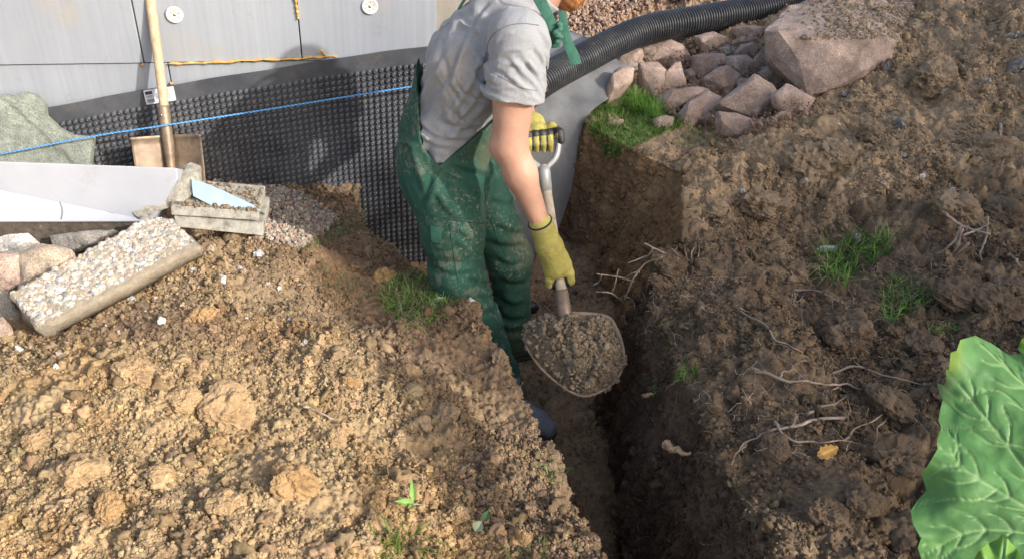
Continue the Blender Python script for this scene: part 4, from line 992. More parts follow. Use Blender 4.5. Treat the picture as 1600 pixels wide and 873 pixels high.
# -------- t-shirt
armv = unit(elN - shN); hemN = shN + armv * .165
armvF = unit(elF - shF); hemF = shF + armvF * .17
axT = unit(CHE - WAI)
def folds(p, ax_, f1, f2, amp, s):
    q = p - PEL; a_ = q @ ax_; r_ = q - a_[:, None] * ax_
    P_ = np.concatenate([r_ * f1, (a_ * f2)[:, None] + 0 * r_[:, :1]], 1)[:, :3] + np.stack([a_ * f2, 0 * a_, a_ * f2 * .5], 1)
    n_ = fbm(P_, 1, 3, s); return amp * (1 - 2 * np.abs(n_)) 
def torso(p, g):
    d = econe(p, PEL + (PEL - WAI) * .2, WAI, .155 + g, .106 + g, .148 + g, .112 + g, LAT); d = smin(d, econe(p, WAI, CHE, .148 + g, .112 + g, .175 + g, .138 + g, LAT), .06)
    return smin(d, econe(p, CHE, UPC, .175 + g, .138 + g, .155 + g, .105 + g, LAT), .06)
XV = aty(688, 250, 2.45); zV = XV[2]
def zcut(dx): return np.minimum(zV + np.where(dx < 0, -dx * 1.0 + np.maximum(-dx - .055, 0) * 7.0, dx * .85), zV + .40)
def shirt_sdf(p):
    d = torso(p, .004); d = smin(d, cone(p, UPC, NEK, .08, .066), .05)
    sN = smin(cone(p, UPC + (shN - UPC) * .4, shN, .08, .078), cone(p, shN, hemN + armv * .02, .078, .086), .03)
    sF = smin(cone(p, UPC, shF, .07, .066), cone(p, shF, hemF + armvF * .02, .068, .074), .03)
    near_arm = sstep(.12, .0, sN)
    lx = (p @ unit((1, 0, .35))); lz = p @ unit((-.4, 0, 1))
    def rg(c_, s_): return 1 - np.abs(fbm(c_, 1, 2, s_)) * 2.2                        # sharp crests
    w1 = .5 * fbm(p, 5, 2, 8)
    back = .0075 * rg(np.stack([lx * 20 + w1 * 6, p[:, 1] * 9, lz * 3.5 + w1 * 3], 1), 12)
    belly = .011 * rg(np.stack([lx * 7 + w1 * 4, p[:, 1] * 5, lz * 30 + lx * 14 + w1 * 8], 1), 29) * sstep(WAI[2] + .16, WAI[2] - .02, p[:, 2])
    fan = .0085 * rg(np.stack([(p @ unit((.75, .1, .8))) * 42 + w1 * 6, p[:, 1] * 9, (p @ unit((.8, 0, -.6))) * 9], 1), 19) * sstep(.0, .10, (p - shN) @ armv)
    arm_pit = .008 * rg(np.stack([lx * 7 + w1 * 3, p[:, 1] * 6, lz * 16 - lx * 12], 1), 39) * g2(p[:, 0], p[:, 2], shN[0] - .06, shN[2] - .12, .12, .10)
    tor = np.maximum(d - back - belly - arm_pit, -((p - (WAI - axT * .085)) @ axT))
    dxs = p[:, 0] - XV[0]; tor = np.maximum(tor, (zcut(dxs) - .012 - p[:, 2]) * .6)
    tor = np.maximum(tor, (p - (NEK + HAX * .005)) @ HAX)
    sN = np.maximum(sN - fan - back * .35, (p - hemN) @ armv - .003 * np.sin(p[:, 0] * 60))
    sN = np.maximum(sN, -cone(p, shN + armv * .09, elN, .074, .080))
    sF = np.maximum(sF, (p - hemF) @ armvF)
    return smin(smin(tor, sN, .016), sF, .02)
lo_, hi_ = mbox(PEL, WAI, CHE, UPC, NEK, shN, shF, hemN, pad=.22)
shirt_shell = shirt_sdf
def emboss(V, Fc, paths, off, sc, wpx, amp):
    """cloth folds: raise a ridge with a valley beside it along each path"""
    q = V - CAM; dz_ = q @ fw; U_ = np.stack([800 + F_PX * (q @ rt) / dz_, 436.5 - F_PX * (q @ up) / dz_], 1)
    fnn = np.cross(V[Fc[:, 2]] - V[Fc[:, 0]], V[Fc[:, 3]] - V[Fc[:, 1]]); nn_ = np.zeros_like(V)
    for k in range(4): np.add.at(nn_, Fc[:, k], fnn)
    nn_ /= np.linalg.norm(nn_, axis=1, keepdims=True) + 1e-12; tot = np.zeros(len(V))
    for pth in paths:
        w_ = wpx; a2 = amp
        if isinstance(pth, tuple): pth, w_, a2 = pth
        pl = np.array(catmull([np.array((off[0] + x_ / sc, off[1] + y_ / sc, 0.)) for x_, y_ in pth], 6))[:, :2]; n_ = len(pl) - 1
        best = np.full(len(V), 1e9); sg_ = np.zeros(len(V)); tp_ = np.zeros(len(V))
        for i in range(n_):
            ab_ = pl[i + 1] - pl[i]; r0_ = U_ - pl[i]; t_ = np.clip((r0_ @ ab_) / (ab_ @ ab_ + 1e-9), 0, 1); dv_ = r0_ - t_[:, None] * ab_; d_ = np.linalg.norm(dv_, axis=1)
            m_ = d_ < best; best[m_] = d_[m_]; sg_[m_] = np.sign(ab_[0] * dv_[m_, 1] - ab_[1] * dv_[m_, 0]); tp_[m_] = (i + t_[m_]) / n_
        sd_ = best * sg_; env = np.clip(np.sin(np.pi * np.clip(tp_, .02, .98)) * 1.6, 0, 1)
        tot += env * a2 * (np.exp(-(sd_ / w_) ** 2) - .8 * np.exp(-((sd_ - 1.7 * w_) / (w_ * .9)) ** 2))
    return V + nn_ * (tot * (nn_[:, 1] < .3))[:, None]
Vs, Fs_ = snet(shirt_shell, lo_, hi_, .0042); Vs = lap(Vs, Fs_, 1, .35)
SF = [[(330, 180), (240, 330), (150, 480)], [(380, 200), (300, 380), (180, 560)], [(440, 260), (380, 400), (250, 600)], [(300, 100), (230, 260), (170, 400)], [(410, 130), (350, 260), (310, 420)], [(470, 340), (400, 470), (330, 560)],
      [(470, 470), (380, 560), (210, 690)], [(440, 600), (330, 620), (220, 560)], [(470, 540), (430, 572), (330, 560), (250, 480)], [(120, 560), (220, 640), (330, 665)], [(140, 520), (240, 610), (340, 610)], [(300, 680), (400, 640), (470, 560)], [(480, 310), (440, 280), (390, 200)], [(480, 420), (430, 380), (380, 300)], [(330, 60), (300, 170), (260, 260)], [(500, 20), (440, 90), (420, 160)],
      ([(560, 250), (640, 330), (700, 400)], 4, .0042), ([(620, 240), (690, 330), (722, 380)], 4, .0045), ([(680, 200), (730, 280), (745, 345)], 4, .004), ([(540, 320), (620, 385), (690, 425)], 4, .004), ([(490, 265), (560, 230), (640, 225)], 4, .003), ([(490, 320), (560, 290), (620, 300)], 4, .0035), ([(600, 300), (650, 370), (680, 410)], 3.5, .004), ([(700, 110), (745, 180), (765, 240)], 4, .0035), ([(650, 270), (712, 350)], 3.5, .004), ([(740, 230), (752, 290), (735, 360)], 3.5, .004), ([(490, 200), (530, 160), (600, 140)], 4, .003)]
Vs = emboss(Vs, Fs_, SF, (600, 0), 2.909, 5.0, .0058)
m = NM('grey jersey', .9, spec=.2); c = m.ramp(m.noise(420, 3, .7), [(.3, (.22, .225, .24)), (.7, (.34, .345, .355))]); c = m.mix(m.ramp(m.noise(4, 4, .7), [(.52, 0), (.75, .5)]), c, (.30, .25, .19))
m.col(c); m.bump(m.noise(500, 2), .25, .0008); mp = m.n('ShaderNodeMapping'); mp.inputs['Scale'].default_value = (1, .5, .35); mp.inputs['Rotation'].default_value = (0, .45, 0); m.l(m.tc, mp.inputs[0]); m.bump(m.noise(26, 4, .6, mp.outputs[0]), .55, .008)
m.b.inputs['Sheen Weight'].default_value = .15; M_JERS = m.m
shirt = mesh_np('t_shirt', Vs, Fs_, M_JERS, person); bvS = bvh_of(Vs, Fs_)
m = NM('seam thread', .9); m.col((.17, .175, .19)); M_SEAM = m.m
seam(bvS, [(764, 88), (762, 72), (770, 55), (790, 42), (815, 37), (842, 40)], .0016, M_SEAM, shirt)
seam(bvS, [(766, 112), (785, 122), (805, 133), (825, 140), (840, 142)], .0012, M_SEAM, shirt, 'hem_seam')
# -------- dungarees
XV = aty(688, 250, 2.45); zV = XV[2]
def legs(p, g=0.0):
    mN = hipN + (kneeN - hipN) * .5
    d = cone(p, hipN, mN, .118 + g, .108 + g); d = smin(d, cone(p, mN, kneeN, .105 + g, .090 + g), .03)
    kn2 = kneeN + (ankN - kneeN) * .4; d = smin(d, cone(p, kneeN, kn2, .09 + g, .082 + g), .03); d = smin(d, cone(p, kn2, ankN, .080 + g, .070 + g), .03)
    f = cone(p, hipF, kneeF, .112 + g, .085 + g); f = smin(f, cone(p, kneeF, ankF - np.array((0, 0, -.06)), .083 + g, .070 + g), .03)
    f = smin(f, cone(p, ankF + np.array((0, 0, .06)), ankF, .068 + g, .066 + g), .02)
    return smin(d, f, .015)
PB = PEL + np.array((0.004, 0, 0.01))
def pants_sdf(p):
    d = legs(p)
    d = smin(d, econe(p, PB - np.array((0, 0, .06)), PB + np.array((0, 0, .02)), .168, .118, .172, .126, LAT), .06)
    bkv = unit(np.cross(LAT, axT)); bkv = bkv if bkv[0] < 0 else -bkv
    up_ = econe(p, PB - bkv * .012, CHE + bkv * .012, .180, .146, .188, .168, LAT)
    d = smin(d, smin(up_, torso(p, .020), .02), .04)
    d += .009 * (np.abs(fbm(np.stack([p[:, 0] * 7, p[:, 1] * 5, p[:, 2] * 5 + p[:, 0] * 6], 1), 1.3, 3, 33)) - .2)
    bz = np.exp(-((p[:, 2] - kneeN[2]) / .13) ** 2); d += .010 * bz * (np.abs(fbm(np.stack([p[:, 0] * 5, p[:, 1] * 5, p[:, 2] * 17 + p[:, 0] * 9], 1), 1, 2, 37)) - .2)
    bz = np.exp(-((p[:, 2] - ankF[2] - .1) / .12) ** 2); d += .012 * bz * (np.abs(fbm(np.stack([p[:, 0] * 4, p[:, 1] * 4, p[:, 2] * 20], 1), 1, 2, 47)) - .2)
    # top edge: a V at the side, climbing to the back panel and to the bib
    zc = zcut(p[:, 0] - XV[0])
    inner = torso(p, .010)
    k = np.maximum(d, (p[:, 2] - zc) * .6)
    return np.maximum(k, -np.where(p[:, 2] > PEL[2] - .08, inner, 9))
lo_, hi_ = mbox(hipN, ankN, ankF, PEL, CHE, kneeF, kneeN, pad=.24); lo_[2] += .16
def pants_cut(p): d = pants_sdf(p); return d
Vp_, Fp_ = snet(pants_cut, lo_, hi_, .0052); Vp_ = lap(Vp_, Fp_, 1, .35)
PF = [([(180, 160), (190, 250), (270, 490)], 6, .010), [(340, 320), (300, 500), (240, 600)], [(400, 290), (560, 330), (680, 350)], [(360, 330), (520, 420), (640, 530)], [(90, 170), (140, 175), (185, 180)], [(420, 670), (540, 760), (560, 840)], [(650, 500), (760, 525), (850, 480)], [(680, 650), (800, 700), (890, 690)], [(660, 750), (760, 785), (880, 770)], [(380, 390), (500, 470), (560, 600)], [(330, 460), (380, 560), (480, 640)],
      [(440, 760), (520, 830), (540, 930)], [(280, 850), (380, 880), (520, 840)], [(300, 900), (420, 960), (580, 930)], [(520, 980), (600, 1010), (700, 1000)], [(560, 1080), (640, 1100), (720, 1060)], [(560, 1150), (640, 1190), (730, 1160)], [(700, 850), (780, 900), (880, 870)], [(720, 980), (800, 1020), (880, 1000)], [(730, 1100), (800, 1150), (880, 1120)], [(720, 1200), (800, 1240), (880, 1220)], [(720, 1280), (790, 1310), (860, 1290)]]
Vp_ = emboss(Vp_, Fp_, PF, (600, 180), 3.969, 5.5, .0060)
g0 = np.array((.022, .078, .056)); vp = Vp_
cp = np.tile(g0, (len(vp), 1)) * (1 + .18 * fbm(vp, 5, 3, 2))[:, None]
st_ = sstep(.40, .48, fbm(vp, 9, 2, 64) * .55 + fbm(vp * np.array([1, 1, .6]), 45, 4, 66, .7) + .17 * g2(vp[:, 0], vp[:, 2], kneeN[0] + .02, kneeN[2] + .03, .12, .22))[:, None]
cp = cp + (np.array((.30, .27, .19)) - cp) * st_ * .22
mu_ = sstep(.05, .5, fbm(vp, 4, 3, 77) + .25 * sstep(zV - .3, zV - .8, vp[:, 2]))[:, None]; cp = cp + (np.array((.15, .14, .085)) - cp) * mu_ * .5
m = NM('green work cloth', .85, spec=.25); c = m.mix(1, m.attr(), m.ramp(m.noise(300, 3, .7), [(.3, .82), (.7, 1.15)]), 'MULTIPLY')
sp1 = m.math('MULTIPLY', m.ramp(m.noise(75, 8, .85), [(.53, 0), (.60, 1)]), m.ramp(m.noise(6.5, 4, .7), [(.47, 0), (.62, .75)])); c = m.mix(sp1, c, (.34, .31, .23)); c = m.mix(m.ramp(m.noise(5, 8, .85), [(.5, 0), (.75, .35)]), c, (.17, .16, .10)); m.col(c); m.bump(m.noise(480, 2), .25, .0007); m.bump(m.noise(18, 4, .6), .35, .006); M_GREEN = m.m
pants = mesh_np('dungarees', Vp_, Fp_, M_GREEN, person, col=np.clip(cp, .01, .8)); bvP = bvh_of(Vp_, Fp_)
m = NM('green strap cloth', .85); m.col(m.ramp(m.noise(45, 6, .75), [(.3, (.022, .09, .062)), (.7, (.05, .16, .115))])); m.bump(m.noise(400, 2), .4, .001); m.bump(m.noise(40, 3), .6, .004); M_STRAP = m.m
m = NM('dark green stitching', .9); m.col((.012, .065, .045)); M_STI = m.m
for path in ([(664, 334), (690, 340), (720, 346), (762, 350)], [(702, 350), (706, 380), (712, 420), (716, 440)], [(690, 262), (676, 290), (662, 320), (664, 334)], [(664, 336), (670, 370), (680, 402)], [(676, 402), (700, 406), (740, 408)], [(766, 340), (776, 370), (790, 400)]):
    seam(bvP, path, .0018, M_STI, pants)
def patchp(b, pts, th, mat, parent, name):
    """a small piece of cloth lying on a surface"""
    q = [castb(b, u, v) for u, v in pts]
    if any(x is None for x in q): return None
    q = np.array(q); cen = q.mean(0); n_ = -unit(ray(*np.array(pts).mean(0))); x = MB(); k = len(q)
    f_ = [p + n_ * (th + .003) for p in q]; bkk = [p - n_ * .012 for p in q]
    x.add(f_ + bkk, [tuple(range(k)), tuple(range(k, 2 * k))[::-1]] + [(i, i + k, (i + 1) % k + k, (i + 1) % k) for i in range(k)]); return x.build(name, mat, parent, True, bevel=.002)
patchp(bvP, [(672, 352), (690, 356), (690, 375), (686, 380), (676, 379), (673, 374)], .004, M_STRAP, pants, 'pocket_flap')
m = NM('navy cotton', .9); m.col((.012, .016, .045)); M_NAVY = m.m
# underwear band in the gap above the dungarees
ub = MB(); hb2 = WAI - axT * .090
lat_, dpt = unit(LAT - axT * (LAT @ axT)), None
dpt = np.cross(axT, lat_); n = 40; V = []
for o_, rr in ((-.035, 1.0), (.008, 1.0)):
    for k in range(n):
        a_ = 2 * math.pi * k / n; V.append(hb2 + axT * o_ + lat_ * .153 * math.cos(a_) + dpt * .124 * math.sin(a_))
ub.add(V, [(k, (k + 1) % n, n + (k + 1) % n, n + k) for k in range(n)]); wbn = ub.build('underwear', M_NAVY, person)
def ribbon(path, w, mat, parent, name, th=.003, wdir=None):
    Q = catmull(path, 8); V = []; n = len(Q)
    for i, p in enumerate(Q):
        t = unit(Q[min(i + 1, n - 1)] - Q[max(i - 1, 0)]); wd = wdir if wdir is not None else np.cross(t, CAM - p); wd = unit(wd - t * (wd @ t)); nn2 = np.cross(t, wd)
        ww = w[0] + (w[1] - w[0]) * i / (n - 1)
        V += [p - wd * ww / 2 - nn2 * th / 2, p + wd * ww / 2 - nn2 * th / 2, p + wd * ww / 2 + nn2 * th / 2, p - wd * ww / 2 + nn2 * th / 2]
    Fc = [(4 * i + k, 4 * i + (k + 1) % 4, 4 * i + 4 + (k + 1) % 4, 4 * i + 4 + k) for i in range(n - 1) for k in range(4)] + [(3, 2, 1, 0), (4 * n - 4, 4 * n - 3, 4 * n - 2, 4 * n - 1)]
    x = MB(); x.add(V, Fc); return x.build(name, mat, parent, True, bevel=.0012)
ribbon([aty(672, 118, 2.60), aty(690, 78, 2.60), aty(706, 38, 2.60), aty(722, 6, 2.60), aty(750, -30, 2.62), aty(800, -45, 2.66), aty(850, -30, 2.7)], (.05, .038), M_STRAP, person, 'strap', wdir=np.array((0, 1., .1)))
ribbon([aty(800, -42, 2.52), aty(830, -20, 2.42), aty(846, 5, 2.37), aty(858, 30, 2.36), aty(866, 55, 2.37), aty(868, 75, 2.38)], (.036, .026), M_STRAP, person, 'strap')
ribbon([aty(878, 18, 2.42), aty(882, 45, 2.41), aty(888, 70, 2.40), aty(896, 88, 2.395), aty(899, 102, 2.39)], (.022, .036), M_STRAP, person, 'strap_end')
kb = MB(); kp = aty(870, 52, 2.36); kb.tube(catmull([kp + np.array((.0, 0, -.03)), kp + np.array((.012, 0, -.01)), kp + np.array((-.006, -.006, .0)), kp + np.array((.01, 0, .015)), kp + np.array((0, 0, .03))], 5), [.006 + .004 * math.sin(i) ** 2 for i in range(21)], 8); kb.build('strap_knot', M_STRAP, person)
# -------- gloves
m = NM('yellow knit glove', .8); c = m.ramp(m.noise(22, 4, .7), [(.3, (.30, .265, .06)), (.7, (.43, .38, .10))]); c = m.mix(m.ramp(m.noise(28, 7, .8), [(.5, 0), (.66, .6)]), c, (.17, .14, .07)); m.col(c); m.bump(m.noise(500, 2), .5, .001); m.bump(m.noise(34, 5, .65), .9, .007); M_GLY = m.m
m = NM('black rubber coating', .6); m.col(m.ramp(m.noise(40, 4), [(.4, (.012, .012, .013)), (.75, (.06, .055, .05))])); M_GLB = m.m
def chain(p, pts, rr, k=.006):
    d = None
    for i in range(len(pts) - 1):
        c_ = cone(p, np.array(pts[i]), np.array(pts[i + 1]), rr[i], rr[i + 1]); d = c_ if d is None else smin(d, c_, k)
    return d
# near hand: closed round the shaft, its back to the camera
SX = unit(np.cross(sdir, np.array((0, -1., 0)))); SX = SX if SX[0] > 0 else -SX         # sideways of the shaft (right)
SC = np.cross(sdir, SX); SC = SC if SC[1] < 0 else -SC                                   # towards the camera
def around(h, ang, r_): return handN + sdir * h + (SX * math.cos(ang) + SC * math.sin(ang)) * r_
kn = [around(h, a_, .036) for h, a_ in ((-.030, 2.2), (-.009, 2.15), (.013, 2.1), (.034, 2.05))]
def gloveN(p):
    palm = chain(p, [wrN, wrN + (handN - wrN) * .5 + SC * .014, around(0, 1.6, .034)], [.034, .040, .037], .02)
    palm = smin(palm, econe(p, around(-.030, 1.7, .030), around(.016, 1.75, .030), .043, .024, .040, .022, SX), .02)
    d = palm
    for i, h in enumerate((-.030, -.009, .013, .035)):
        if i == 3:
            d = smin(d, chain(p, [around(.012, 1.95, .034), around(.036, 2.5, .037), around(.054, 3.05, .034), around(.060, 4.0, .030), around(.060, 5.0, .029)], [.0165, .0150, .0135, .0125, .011]), .004); continue
        pts = [around(h * .9, 1.9, .030), around(h, 2.9, .033), around(h + .003, 4.1, .031), around(h + .004, 5.2, .029), around(h + .003, 5.9, .029)]
        d = smin(d, chain(p, pts, [.0155, .0140, .0125, .0115, .0105]), .005)
    d = smin(d, chain(p, [wrN + (handN - wrN) * .45 + SX * .02 + SC * .004, around(-.005, .75, .040), around(.028, .42, .038), around(.052, .05, .033), around(.060, -.5, .030)], [.020, .0175, .0155, .0145, .012]), .005)
    cuff = cone(p, wrN - unit(handN - wrN) * .012, wrN + unit(handN - wrN) * .03, .037, .037)
    d = smin(d, cuff, .01)
    return np.maximum(d, -(cone(p, gripP, sockP, .0185, .0185)))
lo_, hi_ = mbox(wrN, handN, pad=.075)
Vg, Fg = snet(gloveN, lo_, hi_, .0026); Vg = lap(Vg, Fg, 1, .4)
gN = mesh_np('glove', Vg, Fg, M_GLY, person); gN.data.materials.append(M_GLB)
fc_ = Vg[Fg].mean(1); q_ = fc_ - handN; rad_ = np.linalg.norm(q_ - (q_ @ sdir)[:, None] * sdir, axis=1); ang_ = np.arctan2(q_ @ SC, q_ @ SX)
gN.data.polygons.foreach_set('material_index', ((rad_ < .0285) | ((rad_ < .031) & ((q_ @ sdir) > .025))).astype(np.int32))
wd_ = unit(handN - wrN)
tr = MB(); cc_ = wrN - wd_ * .020
u1 = unit(np.cross(wd_, SC)); u2 = np.cross(wd_, u1)
tr.tube([cc_ + (.0365) * (u1 * math.cos(t_) + u2 * math.sin(t_)) for t_ in np.linspace(0, 2 * math.pi, 33)], .0032, 8, cap=False); tr.build('cuff_band', M_NAVY, gN)
# -------- the shovel in his hands
m = NM('grey painted metal', .45, .2); m.col(m.ramp(m.noise(20, 4), [(.3, (.30, .31, .32)), (.7, (.42, .43, .43))])); M_GMET = m.m
m = NM('soiled wood', .75)
mp = m.n('ShaderNodeMapping'); mp.inputs['Scale'].default_value = (10, 10, 3); m.l(m.tc, mp.inputs[0]); c = m.ramp(m.noise(4, 5, .7, mp.outputs[0]), [(.3, (.30, .24, .18)), (.7, (.52, .44, .34))])
c = m.mix(m.ramp(m.noise(30, 5, .8), [(.55, 0), (.65, .8)]), c, (.14, .095, .06)); m.col(c); m.bump(m.noise(40, 4), .3, .002); M_WOOD2 = m.m
s2 = empty('shovel', tuple(sockP)); tag(s2, 'shovel with a D-shaped grip held in both gloves and heaped with soil', 'shovel')
hb_ = MB(); L_ = np.linalg.norm(sockP - gripP); hb_.tube([gripP + sdir * t_ for t_ in np.linspace(.075, L_, 20)], [.0155 + .003 * (i / 19) for i in range(20)], 14); loc(hb_.build('shaft', M_WOOD2), s2)
gx = unit(np.array((1., .10, .05)))
gw = .056; g1, g2_ = gripP - gx * gw, gripP + gx * gw
x = MB(); x.tube([g1, gripP, g2_], .0135, 12); loc(x.build('crossbar', M_GMET), s2)
x = MB(); yk = gripP + sdir * .085
for s_ in (-1, 1): x.tube(catmull([gripP + gx * gw * s_ - sdir * .012, gripP + gx * gw * s_ * 1.02 + sdir * .02, gripP + gx * gw * s_ * .75 + sdir * .055, yk + gx * .010 * s_, yk + sdir * .02], 5), [.0105] * 21, 10)
x.tube([yk - sdir * .005, yk + sdir * .012, yk + sdir * .075], [.018, .021, .0185], 14); loc(x.build('grip_yoke', M_GMET), s2)
# far hand over the crossbar
gu = -sdir; gf = unit(np.cross(gx, gu)); gf = gf if gf[1] < 0 else -gf      # up along the shaft; towards the camera
def ab(h, ang, r_): return gripP + gx * h + (gf * math.cos(ang) + gu * math.sin(ang)) * r_
hs = (-.036, -.013, .010, .032)
def gloveF(p):
    top_ = gripP + gu * .036
    d = chain(p, [wrF, wrF + (top_ - wrF) * .5 + gu * .012, top_ - gf * .012], [.033, .036, .034], .02)
    d = smin(d, econe(p, ab(-.030, 1.9, .034), ab(.030, 1.9, .034), .026, .020, .025, .020, gf), .02)
    for h in hs: d = smin(d, chain(p, [ab(h * .95, 1.75, .034), ab(h, .75, .031), ab(h, -.35, .0275), ab(h, -1.3, .026)], [.0150, .0135, .0122, .0112]), .004)
    d = smin(d, chain(p, [top_ - gf * .008 + gx * .02, ab(.045, 1.35, .046), ab(.064, .6, .040), ab(.066, -.1, .034)], [.019, .016, .014, .012]), .008)
    return np.maximum(d, -cone(p, g1, g2_, .0138, .0138))
lo_, hi_ = mbox(wrF, gripP, pad=.09)
Vg, Fg = snet(gloveF, lo_, hi_, .0026); Vg = lap(Vg, Fg, 1, .4)
gF = mesh_np('glove', Vg, Fg, M_GLY, person); gF.data.materials.append(M_GLB)
fc_ = Vg[Fg].mean(1); q_ = fc_ - gripP; a_u, a_f, a_x = q_ @ gu, q_ @ gf, q_ @ gx
blk = ((a_u < .034) & (a_u > .012) & (a_f > .0)) | ((a_x > .055) & (a_u < .04)) | (np.abs(((a_x + .0475) % .023) - .0115) > .0085) & (a_u < .012)
gF.data.polygons.foreach_set('material_index', blk.astype(np.int32))
# blade under its load
bn = unit((.02, -.50, .86)); bout = [(818, 528), (826, 505), (850, 492), (884, 487), (925, 488), (955, 496), (972, 530), (976, 562), (966, 590), (945, 608), (915, 619), (885, 608), (850, 580), (828, 552)]
b0 = sockP - bn * .01
def onb(u, v, off=0): d_ = ray(u, v); return CAM + d_ * (((b0 + bn * off) - CAM) @ bn) / (d_ @ bn)
rim_ = np.array(catmull([onb(*p) for p in bout + bout[:1]], 5)[:-1]); cb = rim_.mean(0); nR = 14; V = []
for j in range(nR + 1):
    f_ = j / nR
    for p in rim_: V.append(cb + (p - cb) * f_ - bn * .045 * (1 - f_ ** 3))
k = len(rim_); Fc = [(j * k + i, j * k + (i + 1) % k, (j + 1) * k + (i + 1) % k, (j + 1) * k + i) for j in range(nR) for i in range(k)]
x = MB(); x.add(V, Fc); ob = x.build('blade', M_STEEL); md = ob.modifiers.new('t', 'SOLIDIFY'); md.thickness = .0035; loc(ob, s2)
x = MB(); x.tube([sockP - sdir * .10, sockP - sdir * .02, sockP + (cb - sockP) * .25 - bn * .005, sockP + (cb - sockP) * .55 - bn * .02], [.021, .023, .022, .01], 14); loc(x.build('socket', M_STEEL), s2)
# load
V = []; nR = 26; kk_ = 90; rimd = np.array(catmull([onb(*p) for p in bout + bout[:1]], 8)[:-1]); kk_ = len(rimd)
for j in range(nR + 1):
    f_ = j / nR
    for ki, p in enumerate(rimd): V.append(cb + (p - cb) * f_ * (.965 + .05 * math.sin(ki * .11 + 1) + .025 * math.sin(ki * .37)) + bn * (.088 * (1 - f_ ** 2.0) - .014))
V = np.array(V); V = V + bn * ((.05 * np.abs(fbm(V, 20, 2, 5)) - .01) + .02 * np.abs(fbm(V, 55, 2, 6)))[:, None] * np.repeat(np.clip(1.15 - (np.arange(nR + 1) / nR) ** 6, 0, 1), kk_)[:, None]
q = np.arange((nR + 1) * kk_).reshape(nR + 1, kk_); Fq = np.stack([q[:-1], np.roll(q[:-1], -1, 1), np.roll(q[1:], -1, 1), q[1:]], 2).reshape(-1, 4)
lc = np.array((.235, .18, .12)) * (1 + .2 * fbm(V, 30, 3, 3))[:, None]
ld = mesh_np('soil_load', V, Fq, M_SOIL, col=lc); tag(ld, 'heap of moist crumbly soil lying on the held shovel', 'soil heap')
n_ = 2600; ix = rng.integers(0, len(V), n_); f_ = 1; ix = ix[(ix // kk_ > 1)]
wgt = (ix // kk_) / nR; keep_ = rng.random(len(ix)) < wgt; ix = ix[keep_]
rr = .0035 * (1 - rng.random(len(ix)) * (1 - (.0035 / .017) ** 1.7)) ** (-1 / 1.7)
o = scatter_mesh('soil_crumbs', V[ix] + bn * .003, rr, np.array((.24, .185, .125)) * (.75 + .5 * rng.random((len(ix), 1))), 1, M_SOIL, amp=.7, parent=ld, nvar=14); tag(o, kind='stuff')
# -------- boots
m = NM('worn dark leather', .6); m.col(m.ramp(m.noise(18, 5, .7), [(.3, (.05, .049, .05)), (.7, (.13, .12, .115))])); m.bump(m.noise(60, 4), .3, .002); M_LEA = m.m
m = NM('blue grey leather', .6); m.col(m.ramp(m.noise(18, 5, .7), [(.3, (.10, .125, .18)), (.7, (.24, .24, .25))])); m.bump(m.noise(60, 4), .3, .002); M_LEB = m.m
m = NM('black sole rubber', .8); m.col((.03, .028, .026)); M_SOLE = m.m
def boot(ank, toe, mat, lab=None):
    toe = np.array(toe); d_ = toe - ank; d_[2] = 0; d_ = unit(d_); sz = toe[2] - .035; lt = np.array((-d_[1], d_[0], 0))
    base = np.array((ank[0], ank[1], sz)); heel = base - d_ * .05; ball = base + d_ * .13; tp_ = base + d_ * .185
    def up_(v, z_): return v + np.array((0, 0, z_))
    def f(p):
        d = econe(p, up_(heel, .045), up_(ball, .04), .037, .040, .046, .034, lt); d = smin(d, econe(p, up_(ball, .04), up_(tp_, .036), .046, .034, .036, .030, lt), .02)
        d = smin(d, cone(p, up_(base, .07), up_(base, .17), .045, .050), .03); d = smin(d, cone(p, up_(base, .09), up_(ball, .05), .038, .036), .03)
        return np.maximum(d, sz + .018 - p[:, 2])
    def g(p):
        q = p.copy(); d = econe(q, up_(heel, .014), up_(ball, .014), .042, .03, .051, .03, lt); d = smin(d, econe(q, up_(ball, .014), up_(tp_, .014), .051, .03, .040, .03, lt), .02)
        return np.maximum(np.maximum(d, sz - p[:, 2]), p[:, 2] - sz - .022)
    lo_, hi_ = mbox(heel, tp_, up_(base, .2), pad=.07)
    V, Fc = snet(f, lo_, hi_, .005); b = mesh_np('boot', V, Fc, mat, person); V, Fc = snet(g, lo_, hi_, .004); mesh_np('sole', V, Fc, M_SOLE, b)
    x = MB()
    for k in range(4):
        z_ = .075 + .02 * k; c_ = up_(base + d_ * (.085 - .02 * k), z_ + .012)
        x.tube([c_ - lt * .022, c_ + d_ * .006 + np.array((0, 0, .006)), c_ + lt * .022], .0028, 6)
    x.build('laces', M_SOLE, b); return b
fzF = FLOOR + .012
boot(ankF, np.array([*atz(832, 553, FLOOR)[:2], FLOOR + .045]), M_LEA)
boot(ankN + np.array((.0, 0, 0)), np.array([*atz(872, 692, FLOOR)[:2], FLOOR + .045]), M_LEB)
